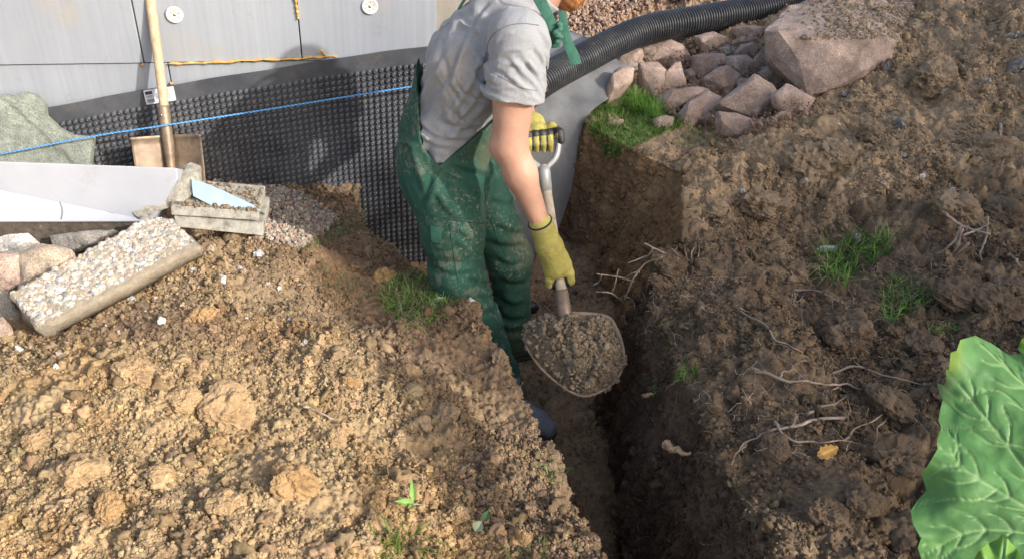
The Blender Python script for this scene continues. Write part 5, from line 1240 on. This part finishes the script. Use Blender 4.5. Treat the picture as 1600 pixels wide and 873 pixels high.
# -------- head details: hair, beard, eyes
m = NM('ginger hair', .6); m.col(m.ramp(m.noise(60, 4), [(.3, (.25, .09, .03)), (.7, (.50, .22, .07))])); m.bump(m.noise(200, 3), .8, .004); M_HAIR = m.m
def hair(p):
    d = ell(p, hp_(-.012, 0, .032), (.103, .083, .108), HM) - .003 * fbm(p, 60, 2, 4); cutp = (p - hp_(.045, 0, .045)) @ unit(HM[:, 0] - .35 * HM[:, 2]); low = -((p - hp_(0, 0, -.035)) @ HM[:, 2])
    return np.maximum(np.maximum(d, cutp), low)
def beard(p):
    d = smin(ell(p, hp_(.038, 0, -.062), (.064, .060, .058), HM), ell(p, hp_(.06, 0, -.095), (.04, .042, .04), HM), .02) - .004 * fbm(p, 70, 2, 4)
    mouth = ell(p, hp_(.095, 0, -.056), (.02, .024, .010), HM); return np.maximum(np.maximum(d, (p - hp_(0, 0, -.022)) @ unit(HM[:, 2] + .15 * HM[:, 0])), -mouth)
lo_, hi_ = mbox(HED, pad=.17)
for f_, nm_ in ((hair, 'hair'), (beard, 'beard')):
    V, Fc = snet(f_, lo_, hi_, .0045); mesh_np(nm_, V, Fc, M_HAIR, person)
m = NM('eye white', .2); m.col((.7, .68, .64)); M_EYE = m.m
for s_ in (-1, 1):
    V, Fc = ICO[3]; e_ = mesh_np('eye', V * .0125 + hp_(.079, .031 * s_, .012), Fc, M_EYE, person)
    mesh_np('iris', V * np.array((.006, .006, .006)) + hp_(.0865, .031 * s_, .010), Fc, M_NAVY, e_)
# ================================================================== corrugated pipe
m = NM('black corrugated plastic', .38); c = m.ramp(m.noise(9, 5, .7), [(.4, (.035, .037, .043)), (.75, (.085, .084, .082))]); c = m.mix(m.ramp(m.noise(24, 5, .8), [(.6, 0), (.68, .7)]), c, (.28, .2, .12)); m.col(c); M_PIPE = m.m
pc_ = [aty(700, 260, 3.50), aty(780, 188, 3.64), aty(835, 136, 3.82), aty(900, 98, 4.08), aty(1000, 50, 4.42), aty(1100, 30, 4.62), aty(1200, 11, 4.82), aty(1280, -18, 5.0), aty(1400, -60, 5.25)]
cv = np.array(catmull(pc_, 40)); Ls = np.concatenate([[0], np.cumsum(np.linalg.norm(np.diff(cv, axis=0), axis=1))])
per = .0165; tt = np.arange(0, Ls[-1], per / 8); cv = np.stack([np.interp(tt, Ls, cv[:, k]) for k in range(3)], 1)
rad = .070 + .0065 * np.tanh(2.2 * np.sin(2 * math.pi * tt / per))
t_ = np.gradient(cv, axis=0); t_ /= np.linalg.norm(t_, axis=1, keepdims=True)
a_ = np.cross(t_, np.array((0, 0, 1.))); a_ /= np.linalg.norm(a_, axis=1, keepdims=True); b_ = np.cross(a_, t_); n = 32
th = 2 * math.pi * np.arange(n) / n
V = cv[:, None] + rad[:, None, None] * (a_[:, None] * np.cos(th)[None, :, None] + b_[:, None] * np.sin(th)[None, :, None])
q = np.arange(len(cv) * n).reshape(len(cv), n); Fq = np.stack([q[:-1], np.roll(q[:-1], -1, 1), np.roll(q[1:], -1, 1), q[1:]], 2).reshape(-1, 4)
pipe = mesh_np('drainage_pipe', V.reshape(-1, 3), Fq, M_PIPE); tag(pipe, 'black corrugated drainage pipe running over the pink stones down to the house corner', 'pipe')

# ================================================================== grass
def leafmat(name, c0, c1, rough=.5):
    m = NM(name, rough, spec=.3); m.col(m.mix(1, m.attr(), m.ramp(m.noise(60, 3), [(.3, .8), (.7, 1.15)]), 'MULTIPLY'))
    tr_ = m.n('ShaderNodeBsdfTranslucent'); m.l(m.b.inputs['Base Color'].links[0].from_socket, tr_.inputs[0]); mx = m.n('ShaderNodeMixShader'); mx.inputs[0].default_value = .3
    out = m.t.nodes['Material Output']; m.l(m.b.outputs[0], mx.inputs[1]); m.l(tr_.outputs[0], mx.inputs[2]); m.l(mx.outputs[0], out.inputs[0]); return m.m
M_GRASS = leafmat('grass blade', 0, 0)
def grass(pg, n_, ln, cols_, lab, lay=.5, w=.0016, surf=None):
    V, Fc, Cc_ = [], [], []
    for (u, v) in (rand_in(pg, n_) if surf is None else surf):
        p, n0 = hit(u, v); L_ = ln * rng.uniform(.4, 1.25); az = rng.uniform(0, 2 * math.pi); ly = lay * rng.uniform(.3, 1.6)
        h_ = np.array((math.cos(az), math.sin(az), 0)); sdv = np.array((-h_[1], h_[0], 0)); ww = w * rng.uniform(.6, 1.4); b0 = len(V); c_ = np.array(cols_[rng.integers(0, len(cols_))]) * rng.uniform(.75, 1.25)
        for k in range(5):
            t = k / 4; ang = ly * (.3 + 1.0 * t)
            q = p + (h_ * math.sin(min(ang, 1.9)) + np.array((0, 0, math.cos(min(ang, 1.9))))) * L_ * t + np.array((0, 0, -.003))
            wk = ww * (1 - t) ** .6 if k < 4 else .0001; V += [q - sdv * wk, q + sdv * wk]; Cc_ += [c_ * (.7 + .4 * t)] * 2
        Fc += [(b0 + 2 * k, b0 + 2 * k + 1, b0 + 2 * k + 3, b0 + 2 * k + 2) for k in range(4)]
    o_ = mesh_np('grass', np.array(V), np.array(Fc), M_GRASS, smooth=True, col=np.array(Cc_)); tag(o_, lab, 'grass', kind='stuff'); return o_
LUSH = [(.13, .29, .045), (.20, .39, .065), (.25, .42, .09), (.20, .28, .09)]; DRY = [(.17, .27, .10), (.27, .29, .13), (.38, .34, .19), (.14, .24, .09)]
grass([(915, 190), (940, 160), (975, 145), (1000, 150), (1040, 165), (1070, 185), (1062, 200), (1020, 215), (980, 240), (950, 250), (930, 220)], 6500, .038, LUSH, 'lush green grass on the ledge at the trench corner', .7)
grass([(985, 150), (1035, 170), (1030, 190), (975, 175)], 900, .075, LUSH[:3], 'tall green grass between the pink stones', .4)
grass([(1050, 175), (1085, 180), (1080, 200), (1050, 205)], 260, .05, LUSH[:3], 'grass tuft at the foot of the stones', .5)
grass([(1090, 195), (1125, 200), (1120, 225), (1060, 232), (1050, 220)], 420, .025, LUSH + DRY, 'thin grass on the soil in front of the stones', .9)
grass([(600, 440), (650, 425), (700, 432), (720, 455), (690, 500), (650, 515), (600, 480)], 1300, .06, DRY[:2] + LUSH[1:3], 'matted trampled grass on the trench edge in the shade', 1.6, .0017)
grass([(510, 420), (560, 440), (600, 460), (560, 480), (500, 460), (500, 400)], 260, .028, DRY, 'sparse grass on the trodden soil', 1.5)
grass([(520, 340), (560, 330), (600, 338), (605, 350), (560, 360), (500, 385), (460, 395), (480, 370)], 700, .03, DRY, 'short dry grass at the foot of the membrane', .9)
grass([(1270, 405), (1300, 385), (1340, 375), (1390, 372), (1385, 400), (1340, 425), (1320, 450), (1285, 440)], 420, .085, LUSH[:3], 'long green grass clump growing in the dark hollow', .8, .0018)
grass([(1370, 480), (1400, 440), (1440, 450), (1460, 470), (1420, 495), (1385, 510)], 230, .06, LUSH + DRY[:1], 'grass tuft on a dark sod below the hollow', .9, .0018)
grass([(1360, 430), (1440, 430), (1450, 460), (1370, 450)], 260, .018, LUSH + DRY, 'mossy short grass on the sod', 1.0)
grass([(1450, 505), (1500, 510), (1500, 520), (1450, 520)], 60, .04, LUSH, 'thin grass above the large leaf', 1.0)
grass([(590, 840), (650, 835), (650, 873), (580, 873)], 45, .10, [(.22, .32, .06), (.16, .28, .05)], 'long pale grass blades on the near left bank', 1.1, .0018)
grass([(800, 860), (850, 855), (850, 880), (790, 880)], 45, .05, [(.22, .32, .06), (.16, .24, .06)], 'grass blades at the bottom end of the trench lip', 1.0, .0016)
grass([(830, 725), (880, 735), (885, 755), (840, 755)], 40, .035, LUSH, 'small grass sprouts near the trench lip', 1.2)
grass([(1055, 565), (1090, 575), (1085, 600), (1060, 600)], 70, .045, LUSH, 'grass tuft hanging on the right trench wall', 1.2)
grass([(1015, 590), (1040, 590), (1035, 610), (1015, 615)], 35, .03, LUSH, 'tiny grass tuft on the right trench wall', 1.2)
grass([(1040, 520), (1060, 520), (1060, 545), (1040, 545)], 25, .03, LUSH, 'grass sprig high on the right trench wall', 1.2)
grass([(0, 340), (5, 340), (5, 345)], 3, .01, DRY, 'few dry blades by the board', 1)
# fine rootlets and straw in the soil on both banks
m = NM('dry rootlets', .8); m.col(m.attr()); M_RLT = m.m
def rootlets(pg, n_, lab, cols_, l0=.03):
    X_ = MB(); V, Fc, Cc_ = [], [], []
    for (u, v) in rand_in(pg, n_):
        p, n0 = hit(u, v); L_ = l0 * rng.uniform(.4, 2.2); d_ = rng.normal(size=3); d_[2] = abs(d_[2]) * .35; d_ = unit(d_); c_ = np.array(cols_[rng.integers(0, len(cols_))]) * rng.uniform(.7, 1.2); r_ = .0006 * rng.uniform(.6, 1.5)
        pts = [p + np.array((0, 0, .003))]
        for k in range(6): d_ = unit(d_ + rng.normal(size=3) * .35 - np.array((0, 0, .05))); pts.append(pts[-1] + d_ * L_ / 6)
        for i, q in enumerate(pts):
            for k in range(3): a_ = 2 * math.pi * k / 3; V.append(q + r_ * np.array((math.cos(a_), math.sin(a_), .6 * math.sin(a_ + 1))))
            Cc_ += [c_] * 3
        b0 = len(V) - 21; Fc += [(b0 + 3 * i + k, b0 + 3 * i + (k + 1) % 3, b0 + 3 * i + 3 + (k + 1) % 3, b0 + 3 * i + 3 + k) for i in range(6) for k in range(3)]
    o_ = mesh_np('rootlets', np.array(V), np.array(Fc), M_RLT, col=np.array(Cc_)); return tag(o_, lab, 'rootlets', kind='stuff')
RC = [(.40, .32, .24), (.30, .22, .15), (.48, .40, .30)]
rootlets([(990, 400), (1200, 360), (1380, 420), (1450, 600), (1420, 720), (1200, 720), (1020, 560)], 900, 'fine pale rootlets in the dark loam of the right bank', RC)
rootlets([(1200, 100), (1600, 60), (1600, 500), (1420, 430), (1150, 330)], 420, 'fine rootlets in the brown heap', RC)
rootlets([(1000, 560), (1130, 600), (1200, 870), (980, 870)], 160, 'rootlets hanging from the right trench wall', [(.2, .14, .1), (.3, .22, .16)])
rootlets([(560, 480), (760, 480), (920, 860), (560, 860)], 320, 'fine rootlets and straw in the left bank', [(.45, .38, .26), (.3, .2, .12)], .022)
for pg, nn_ in (([(1040, 420), (1130, 430), (1140, 470), (1060, 470)], 420), ([(1300, 505), (1370, 520), (1365, 560), (1320, 560)], 420), ([(1250, 0), (1420, -10), (1430, 30), (1300, 60)], 500)):
    rootlets(pg, nn_, 'matted tan root fibres on the soil', [(.55, .42, .28), (.45, .33, .2)], .02)

# ================================================================== roots and twigs
m = NM('pale root bark', .75); c = m.ramp(m.noise(30, 5), [(.3, (.20, .15, .11)), (.7, (.40, .32, .25))]); m.col(c); m.bump(m.noise(120, 3), .4, .001); M_ROOT = m.m
m = NM('orange root flesh', .7); m.col(m.ramp(m.noise(80, 4), [(.35, (.45, .20, .05)), (.7, (.70, .58, .42))])); M_FLESH = m.m
def root(paths, rpx, lab, name='root', cat='root', grp=None, lift=.006, mat=None):
    mat = mat or M_ROOT; first = None
    for j, path in enumerate(paths):
        pts = []
        pq = catmull([np.array((u, v, 0.)) for u, v in path], 7)
        for k, q2 in enumerate(pq):
            p, n_ = hit(q2[0] + 3 * math.sin(k * .9), q2[1] + 2.5 * math.sin(k * .7 + 1)); pts.append(p - unit(ray(q2[0], q2[1])) * lift * 4.2)
        pts = np.array(pts)
        for _ in range(3): pts[1:-1] = np.maximum(pts[1:-1], 0) * 0 + (pts[:-2] + 2 * pts[1:-1] + pts[2:]) / 4
        pts = list(pts); k = len(pts); r_ = rpx * .78 * ((pts[0] - CAM) @ fw) / F_PX * (1 if j == 0 else .7)
        x = MB(); x.tube([p + rng.normal(size=3) * r_ * .25 for p in pts], [r_ * (1.1 - .8 * i / k) * rng.uniform(.85, 1.2) for i in range(k)], 7)
        if first is None:
            first = x; root_paths = None
            base = pts[0]; first = x
            o_ = empty(name, tuple(base)) if len(paths) > 1 else None
        ob = x.build('branch' if len(paths) > 1 else name, mat)
        if o_ is not None: loc(ob, o_)
    return tag(o_ if o_ is not None else ob, lab, cat, grp)
GR = 'roots lying on the dark right bank'
root([[(1340, 647), (1260, 660), (1210, 672), (1165, 690), (1143, 722)], [(1165, 690), (1160, 708)], [(1235, 665), (1248, 650)]], 3.4, 'long forked pale root reaching down to the trench wall', grp=GR)
root([[(1175, 573), (1215, 590), (1260, 597), (1310, 600), (1350, 607), (1390, 615)], [(1215, 590), (1228, 580), (1240, 578)], [(1310, 600), (1298, 615)]], 3.4, 'longest pale root lying across the ridge above the forked one', grp=GR)
root([[(1105, 455), (1140, 475), (1190, 505), (1220, 535), (1255, 547)]], 2.6, 'thin pale root running down the upper ridge', grp=GR)
root([[(1300, 580), (1345, 573), (1400, 592), (1455, 600)], [(1345, 573), (1335, 565)]], 2.6, 'pale root right of the longest one, ending near the leaf', grp=GR)
root([[(1210, 655), (1225, 680), (1265, 692), (1300, 688), (1372, 697)]], 2.8, 'curved root just above the yellow leaf fragment', grp=GR)
root([[(1262, 643), (1290, 634), (1322, 622)]], 3.0, 'short straight root piece between the long roots', grp=GR)
root([[(1318, 686), (1345, 665), (1390, 643)]], 2.6, 'short root leaning towards the large clod by the leaf', grp=GR)
root([[(1240, 450), (1285, 458), (1315, 475), (1332, 500)]], 2.6, 'brown root beside the grassy hollow', grp=GR)
root([[(1385, 650), (1370, 675), (1368, 700)]], 1.6, 'hair-thin root left of the dark clods', grp=GR)
root([[(1240, 455), (1243, 480)], [(1243, 470), (1262, 462)]], 1.8, 'tiny forked root on the ridge left of the hollow', grp=GR)
def twig(paths, rpx, lab, Y, name='twig', grp='dry twigs and roots'):
    o_ = empty(name, tuple(aty(*paths[0][0], Y)))
    for j, path in enumerate(paths):
        pts = catmull([aty(u, v, Y + .03 * math.sin(k * 1.9 + j)) for k, (u, v) in enumerate(path)], 7); k = len(pts); r_ = rpx * ((pts[0] - CAM) @ fw) / F_PX * (1 if j == 0 else .8)
        x = MB(); x.tube([p + rng.normal(size=3) * r_ * .2 for p in pts], [r_ * (1 - .5 * i / k) * rng.uniform(.85, 1.2) for i in range(k)], 7); loc(x.build('branch', M_ROOT), o_)
    return tag(o_, lab, 'twig', grp)
Yd = hit(1060, 420)[0][1] + .0
twig([[(1092, 418), (1066, 402), (1036, 394), (1006, 380)], [(1076, 412), (1070, 392), (1070, 383)], [(1066, 408), (1056, 395), (1049, 388)], [(1082, 415), (1080, 398), (1084, 388)], [(1020, 388), (1012, 400), (1000, 408)], [(1060, 404), (1040, 408), (1022, 405)], [(1088, 412), (1092, 395), (1092, 384)], [(1040, 396), (1015, 398), (982, 411)]], 1.9, 'bleached dry root fan sticking out over the trench edge', Yd)
twig([[(1035, 402), (1008, 412), (990, 435), (975, 470)], [(990, 440), (962, 432), (932, 428)], [(972, 470), (955, 458), (930, 455)], [(955, 458), (962, 440), (966, 420)], [(1000, 425), (985, 428), (968, 445)], [(940, 430), (936, 440), (926, 446)], [(976, 462), (990, 470), (992, 482)]], 1.8, 'bleached dry root drooping into the trench behind the blade', Yd - .05)
Yt = hit(1500, 400)[0][1] + .02
twig([[(1478, 335), (1503, 353), (1540, 364), (1548, 365)], [(1543, 338), (1541, 370), (1531, 400), (1543, 420)], [(1502, 352), (1490, 378), (1464, 398)], [(1503, 356), (1496, 385), (1475, 413)], [(1514, 380), (1485, 405)], [(1505, 368), (1530, 358), (1545, 350)]], 2.6, 'crossed grey twigs standing on the dark soil at the right', Yt)
root([[(1562, 192), (1564, 215), (1569, 235), (1565, 266)]], 3.0, 'pale root upright on the brown heap near the right edge', grp='dry twigs and roots')
root([[(1575, 396), (1586, 405), (1596, 418)], [(1586, 405), (1594, 402)]], 3.2, 'short forked twig at the right edge', grp='dry twigs and roots')
root([[(925, 872), (948, 866), (972, 867), (985, 875)]], 3.0, 'white looping root at the trench floor in the bottom edge', grp='dry twigs and roots')
root([[(474, 632), (500, 645), (534, 658)]], 3.0, 'brown twig lying on the sandy left bank', 'twig', 'twig')
root([[(1040, 690), (1055, 702), (1078, 712)]], 9, 'cut root stub with torn orange bark sticking out of the trench wall', 'root_stub', 'root', lift=.014, mat=M_FLESH)
root([[(1005, 617), (1020, 617)]], 5, 'small cut root end in the trench wall', 'root_stub', 'root', lift=.008, mat=M_FLESH)

# ================================================================== leaves
def leafshape(name, base, tip, width, nrm_, col_, parent=None, curl=.15, mat=None, ser=0):
    base, tip = np.array(base), np.array(tip); ax_ = tip - base; L_ = np.linalg.norm(ax_); ax_ = ax_ / L_; sd_ = unit(np.cross(nrm_, ax_)); nr = np.cross(ax_, sd_); V, Cc_ = [], []
    for i in range(13):
        t = i / 12; w_ = width * math.sin(math.pi * t ** .8) ** .8 * (1 - .15 * t) if 0 < t < 1 else .0003
        for j in range(7):
            s_ = (j - 3) / 3; V.append(base + ax_ * L_ * t + sd_ * s_ * w_ * (1 + ser * math.sin(i * 2.4)) + nr * (abs(s_) * w_ * .45 - curl * L_ * t * t)); Cc_.append(np.array(col_) * (1.5 if j == 3 else 1))
    q = np.arange(91).reshape(13, 7); Fq = np.stack([q[:-1, :-1], q[1:, :-1], q[1:, 1:], q[:-1, 1:]], 2).reshape(-1, 4)
    return mesh_np(name, np.array(V), Fq, mat or M_GRASS, parent, True, np.array(Cc_))
sp_, _ = hit(650, 800); sg = empty('sprig', tuple(sp_)); tag(sg, 'green sprig with four small leaves lying on the near left bank', 'sprig')
def pv(u, v, h_): p = hit(u, v)[0]; return p + np.array((0, 0, h_))
x = MB(); x.tube(catmull([pv(669, 795, .012), pv(655, 797, .022), pv(646, 800, .03)], 6), .0016, 6); loc(x.build('stem', M_ROOT), sg)
for (a1, b1, w_) in (((647, 796), (644, 770), .011), ((645, 800), (620, 802), .011), ((646, 802), (640, 812), .009), ((648, 800), (628, 797), .007)):
    lf = leafshape('leaf', pv(*a1, .03), pv(*b1, .045), w_ * .8, np.array((0, -.4, .9)), (.20, .34, .08)); loc(lf, sg)
for (u1, v1, u2, v2, w_, c_, lab) in ((742, 838, 752, 828, .014, (.30, .36, .24), 'pale grey-green fallen leaf near the bottom of the left bank'), (755, 822, 762, 812, .010, (.10, .18, .08), 'dark green fallen leaf above the pale one'), (331, 0, 331, 0, 0, 0, '')):
    if w_: p_ = pv(u1, v1, .02); lf = leafshape('fallen_leaf', p_ * 0, pv(u2, v2, .035) - p_, w_, np.array((0, -.5, .85)), c_); lf.location = tuple(p_); tag(lf, lab, 'leaf')
p_ = pv(1275, 718, .012); lf = leafshape('fallen_leaf', p_ * 0, pv(1308, 712, .035) - p_, .018, np.array((0, -.6, .8)), (.62, .36, .10), curl=.3, ser=.25); lf.location = tuple(p_); tag(lf, 'curled yellow-orange leaf fragment on the dark soil', 'leaf')
# white broken shell-like stone and black scrap
for (u, v, w_, h_, mt, nm_, lab, ct) in ((1294, 390, 20, 7, M_WHITEST, 'stone_flake', 'jagged white flake lying at the grassy hollow', 'stone'), (690, 468, 14, 5, M_WHITEST, 'stone_flake', 'flat white chip by the matted grass', 'stone'), (735, 470, 9, 4, M_WHITEST, 'stone_flake', 'white chip near the trousers on the trench lip', 'stone'),
                                (1112, 372, 0, 0, None, '', '', '')):
    if w_: rock([(u - w_, v), (u - w_ * .4, v - h_), (u + w_ * .5, v - h_ * .8), (u + w_, v - h_ * .2), (u + w_ * .3, v + h_), (u - w_ * .6, v + h_ * .7)], mt, lab, nm_, ct, thick=.6, amp=.002)
m = NM('black crumpled film', .35); m.col((.02, .02, .022)); M_FILM = m.m
rock([(806, 478), (820, 470), (842, 480), (836, 492), (818, 492)], M_FILM, 'scrap of crumpled black plastic film on the trench floor', 'plastic_scrap', 'plastic scrap', thick=.3, amp=.012, seed=5)

# ================================================================== plant with very large leaves
m = NM('large leaf', .55, spec=.35); c = m.mix(1, m.attr(), m.ramp(m.noise(45, 4, .6), [(.3, .86), (.7, 1.12)]), 'MULTIPLY'); m.col(c); ve = m.ramp(m.voro(26, 'DISTANCE_TO_EDGE'), [(.0, 1), (.07, 0)]); c = m.mix(m.ramp(m.noise(9, 6, .8), [(.62, 0), (.72, .5)]), c, (.16, .13, .08)); m.col(c); m.bump(ve, .12, -.001); m.bump(m.noise(22, 3), .3, .004)
tr_ = m.n('ShaderNodeBsdfTranslucent'); m.l(m.b.inputs['Base Color'].links[0].from_socket, tr_.inputs[0]); mx = m.n('ShaderNodeMixShader'); mx.inputs[0].default_value = .25; m.l(m.b.outputs[0], mx.inputs[1]); m.l(tr_.outputs[0], mx.inputs[2]); m.l(mx.outputs[0], m.t.nodes['Material Output'].inputs[0]); M_LEAF = m.m
def big_leaf(outline, cen, veins, dep0, slope, col_, parent, seed=1, amp=.02, n_r=120):
    """outline and veins in photograph pixels on a gently bent sheet"""
    ol = []
    for i in range(len(outline)):
        a_, b_ = np.array(outline[i], float), np.array(outline[(i + 1) % len(outline)], float); k = max(2, int(np.linalg.norm(b_ - a_) / 4)); ol += [a_ + (b_ - a_) * t / k for t in range(k)]
    ol = np.array(ol); K = len(ol); cen = np.array(cen, float); G = []
    for j in range(n_r + 1): G.append(cen + (ol - cen) * (j / n_r) ** .8)
    G = np.concatenate(G); p3 = np.stack([G[:, 0] / 150, G[:, 1] / 150, 0 * G[:, 0]], 1)
    vd = np.full(len(G), 1e9); wv = np.zeros(len(G))
    for vn in veins:
        pl = catmull([np.array((u, v, 0.)) for u, v in vn['p']], 10); pl = np.array(pl)[:, :2]
        for i in range(len(pl) - 1):
            a_, b_ = pl[i], pl[i + 1]; ab_ = b_ - a_; t = np.clip(((G - a_) @ ab_) / (ab_ @ ab_ + 1e-9), 0, 1); dd_ = np.linalg.norm(G - a_ - t[:, None] * ab_, axis=1)
            w_ = vn['w'] * (1 - .6 * i / len(pl)); wv = np.maximum(wv, np.exp(-(dd_ / w_) ** 2)); vd = np.minimum(vd, dd_)
    rr_ = np.linalg.norm(G - cen, axis=1); edge_ = np.repeat((np.arange(n_r + 1) / n_r) ** .8, K)
    h = amp * fbm(p3, 1.0, 2, seed) + .0048 * np.clip(vd / 40, 0, 1) ** .8 - .0022 * wv + .0035 * fbm(p3, 4, 2, seed + 3) * (.3 + edge_) + .014 * np.sin(np.arctan2(G[:, 1] - cen[1], G[:, 0] - cen[0]) * 16) * edge_ ** 6
    V = np.array([atd(g[0], g[1], dep0 + slope[0] * (g[0] - 1550) / 1000 + slope[1] * (g[1] - 700) / 1000 - hh) for g, hh in zip(G, h)])
    cc = np.array(col_) * (1 + .22 * fbm(p3, 2.2, 3, seed + 7))[:, None]; cc = cc + (np.array((.26, .43, .17)) - cc) * (wv * .9)[:, None]; yl_ = (sstep(1515, 1485, G[:, 0]) * sstep(600, 560, G[:, 1]))[:, None]; cc = cc + (np.array((.30, .42, .06)) - cc) * yl_ * .8
    q = np.arange((n_r + 1) * K).reshape(n_r + 1, K); Fq = np.stack([q[:-1], q[1:], np.roll(q[1:], -1, 1), np.roll(q[:-1], -1, 1)], 2).reshape(-1, 4)
    o_ = mesh_np('leaf', V, Fq, M_LEAF, None, True, cc); loc(o_, parent); return V[0]
Lc = lambda L_: [(1400 + x_ / 2.34, 500 + y_ / 2.34) for x_, y_ in L_]
left_edge = Lc([(410, 125), (350, 85), (290, 56), (235, 72), (222, 110), (200, 118), (194, 178), (182, 182), (186, 212), (176, 236), (150, 228), (158, 268), (170, 292), (163, 320), (155, 365), (165, 395), (150, 440), (152, 470), (120, 525), (95, 555), (103, 595), (112, 620), (85, 650), (54, 695), (62, 745), (92, 795), (80, 830), (95, 880), (110, 960)])
outl = left_edge + [(1490, 960), (1580, 1010), (1700, 1050), (1830, 1000), (1930, 900), (1960, 780), (1930, 640), (1840, 560), (1720, 520), (1640, 545), (1600, 553)]
veins = [dict(p=[(1740, 860), (1650, 790), (1555, 670), (1500, 600)], w=4), dict(p=[(1740, 860), (1620, 800), (1510, 735), (1485, 700)], w=3.5), dict(p=[(1740, 860), (1620, 835), (1520, 830), (1440, 870)], w=3),
         dict(p=[(1740, 860), (1700, 700), (1620, 620), (1530, 535)], w=4), dict(p=[(1740, 860), (1770, 740), (1730, 620), (1700, 545)], w=4), dict(p=[(1740, 860), (1830, 780), (1900, 700)], w=4), dict(p=[(1740, 860), (1830, 900), (1900, 900)], w=4), dict(p=[(1740, 860), (1720, 950), (1690, 1030)], w=4),
         dict(p=[(1560, 672), (1520, 668), (1470, 672)], w=2.2), dict(p=[(1600, 640), (1560, 610), (1520, 615)], w=2.0), dict(p=[(1610, 700), (1560, 690)], w=2), dict(p=[(1510, 735), (1470, 735), (1445, 750)], w=2), dict(p=[(1560, 765), (1530, 780), (1480, 780), (1430, 790)], w=2.2), dict(p=[(1620, 800), (1560, 790)], w=2), dict(p=[(1580, 580), (1560, 555)], w=2), dict(p=[(1640, 640), (1600, 600), (1590, 570)], w=2)]
sec = []
for vn in veins[:8]:
    pl = np.array(catmull([np.array((u, v, 0.)) for u, v in vn['p']], 12))[:, :2]; n9 = len(pl)
    for k in range(6, n9 - 1, 5):
        tg = pl[k] - pl[k - 1]; tg /= np.linalg.norm(tg) + 1e-9; Lb = (70 + 25 * math.sin(k)) * (1 - .5 * k / n9)
        for sg_ in (-1, 1):
            nm2 = np.array((-tg[1], tg[0])) * sg_; d2 = tg * .75 + nm2 * .65; p1 = pl[k] + d2 * Lb * .5; p2 = p1 + (tg * .95 + nm2 * .3) * Lb * .5
            sec.append(dict(p=[tuple(pl[k]), tuple(p1), tuple(p2)], w=2.2))
veins += sec
plant = empty('large_leaf_plant', tuple(np.array([1.15, 1.05, .14]))); tag(plant, 'plant with one huge light green crinkled leaf at the lower right corner', 'plant')
pb_ = np.array([1.15, 1.05, .12])
c1 = big_leaf(outl, (1740, 860), veins, 1.36, (-.25, -.38), (.095, .235, .070), plant)
o2_ = [(1515, 885), (1528, 862), (1541, 850), (1556, 842), (1565, 834), (1571, 834), (1578, 846), (1588, 855), (1594, 866), (1600, 900), (1620, 960), (1590, 1000), (1540, 980), (1505, 930)]
c2 = big_leaf(o2_, (1560, 940), [dict(p=[(1560, 940), (1570, 836)], w=2.5), dict(p=[(1560, 930), (1535, 880)], w=1.8), dict(p=[(1562, 920), (1588, 870)], w=1.8)], 1.22, (0, -.5), (.13, .27, .05), plant, 4, .008, 24)
o3_ = [(1590, 545), (1596, 530), (1606, 522), (1640, 515), (1690, 540), (1700, 580), (1650, 600), (1605, 560)]
c3 = big_leaf(o3_, (1650, 560), [dict(p=[(1650, 560), (1600, 535)], w=2.5)], 1.75, (0, -.3), (.14, .30, .05), plant, 5, .008, 24)
for c_ in (c1, c2, c3):
    x = MB(); x.tube(catmull([c_, c_ + np.array((.04, -.01, -.12)), pb_ + np.array((.02, .01, .12)), pb_], 8), [.008 + .0001 * i for i in range(25)], 10); loc(x.build('stalk', M_LEAF), plant)

# ================================================================== leafy screen added on the right, out of view, to shade the right bank
m = NM('hedge leaf', .5); m.col(m.attr()); M_HL = m.m
m = NM('hedge twigs', .9); m.col((.09, .065, .045)); M_HT = m.m
ha, hn = np.array((math.cos(SUN_AZ), math.sin(SUN_AZ), 0)), np.array((-math.sin(SUN_AZ), math.cos(SUN_AZ), 0))
hed = empty('shade_hedge', tuple(ha * 2.9 + hn * 5)); tag(hed, 'clipped green foliage added out of view to shade the dug bank', 'shade_hedge')
N0, N1, S0, TH, HH = 1.52, 9.0, 2.75, .55, 2.60
def topz(n_): return HH + .05 * np.sin(n_ * 3.1) + .04 * np.sin(n_ * 7.7 + 1)
nl = 46000; n_ = rng.uniform(N0, N1, nl); s_ = S0 + TH * rng.uniform(-.5, .5, nl); z_ = rng.uniform(.05, 1.0, nl) ** .8 * topz(n_) + rng.exponential(.02, nl)
V = (ha * s_[:, None] + hn * n_[:, None]); V[:, 2] = z_; Rm = rotmats(nl); L_ = rng.uniform(.025, .05, nl)[:, None, None]
tpl = np.array([(0, -1, 0), (.45, 0, .1), (0, 1, 0), (-.45, 0, .1)]); Q = np.einsum('nij,vj->nvi', Rm, tpl) * L_ + V[:, None]
cc = np.array((.05, .11, .03)) * (.6 + .8 * rng.random((nl, 1)))
hl = mesh_np('foliage', Q.reshape(-1, 3), np.arange(nl * 4).reshape(nl, 4), M_HL, None, False, np.repeat(cc, 4, 0)); tag(hl, kind='stuff'); loc(hl, hed)
x = MB()
for k in range(90):
    n_ = N0 + .05 + (N1 - N0 - .1) * k / 89; b = ha * (S0 + rng.uniform(-.12, .12)) + hn * n_
    x.tube([b, b + np.array((0, 0, 1.0)) + ha * rng.uniform(-.1, .1), b + np.array((0, 0, 2.3)) + ha * rng.uniform(-.15, .15) + hn * rng.uniform(-.1, .1)], [.018, .012, .005], 6)
tw_ = x.build('stems', M_HT); tag(tw_, kind='stuff'); loc(tw_, hed)
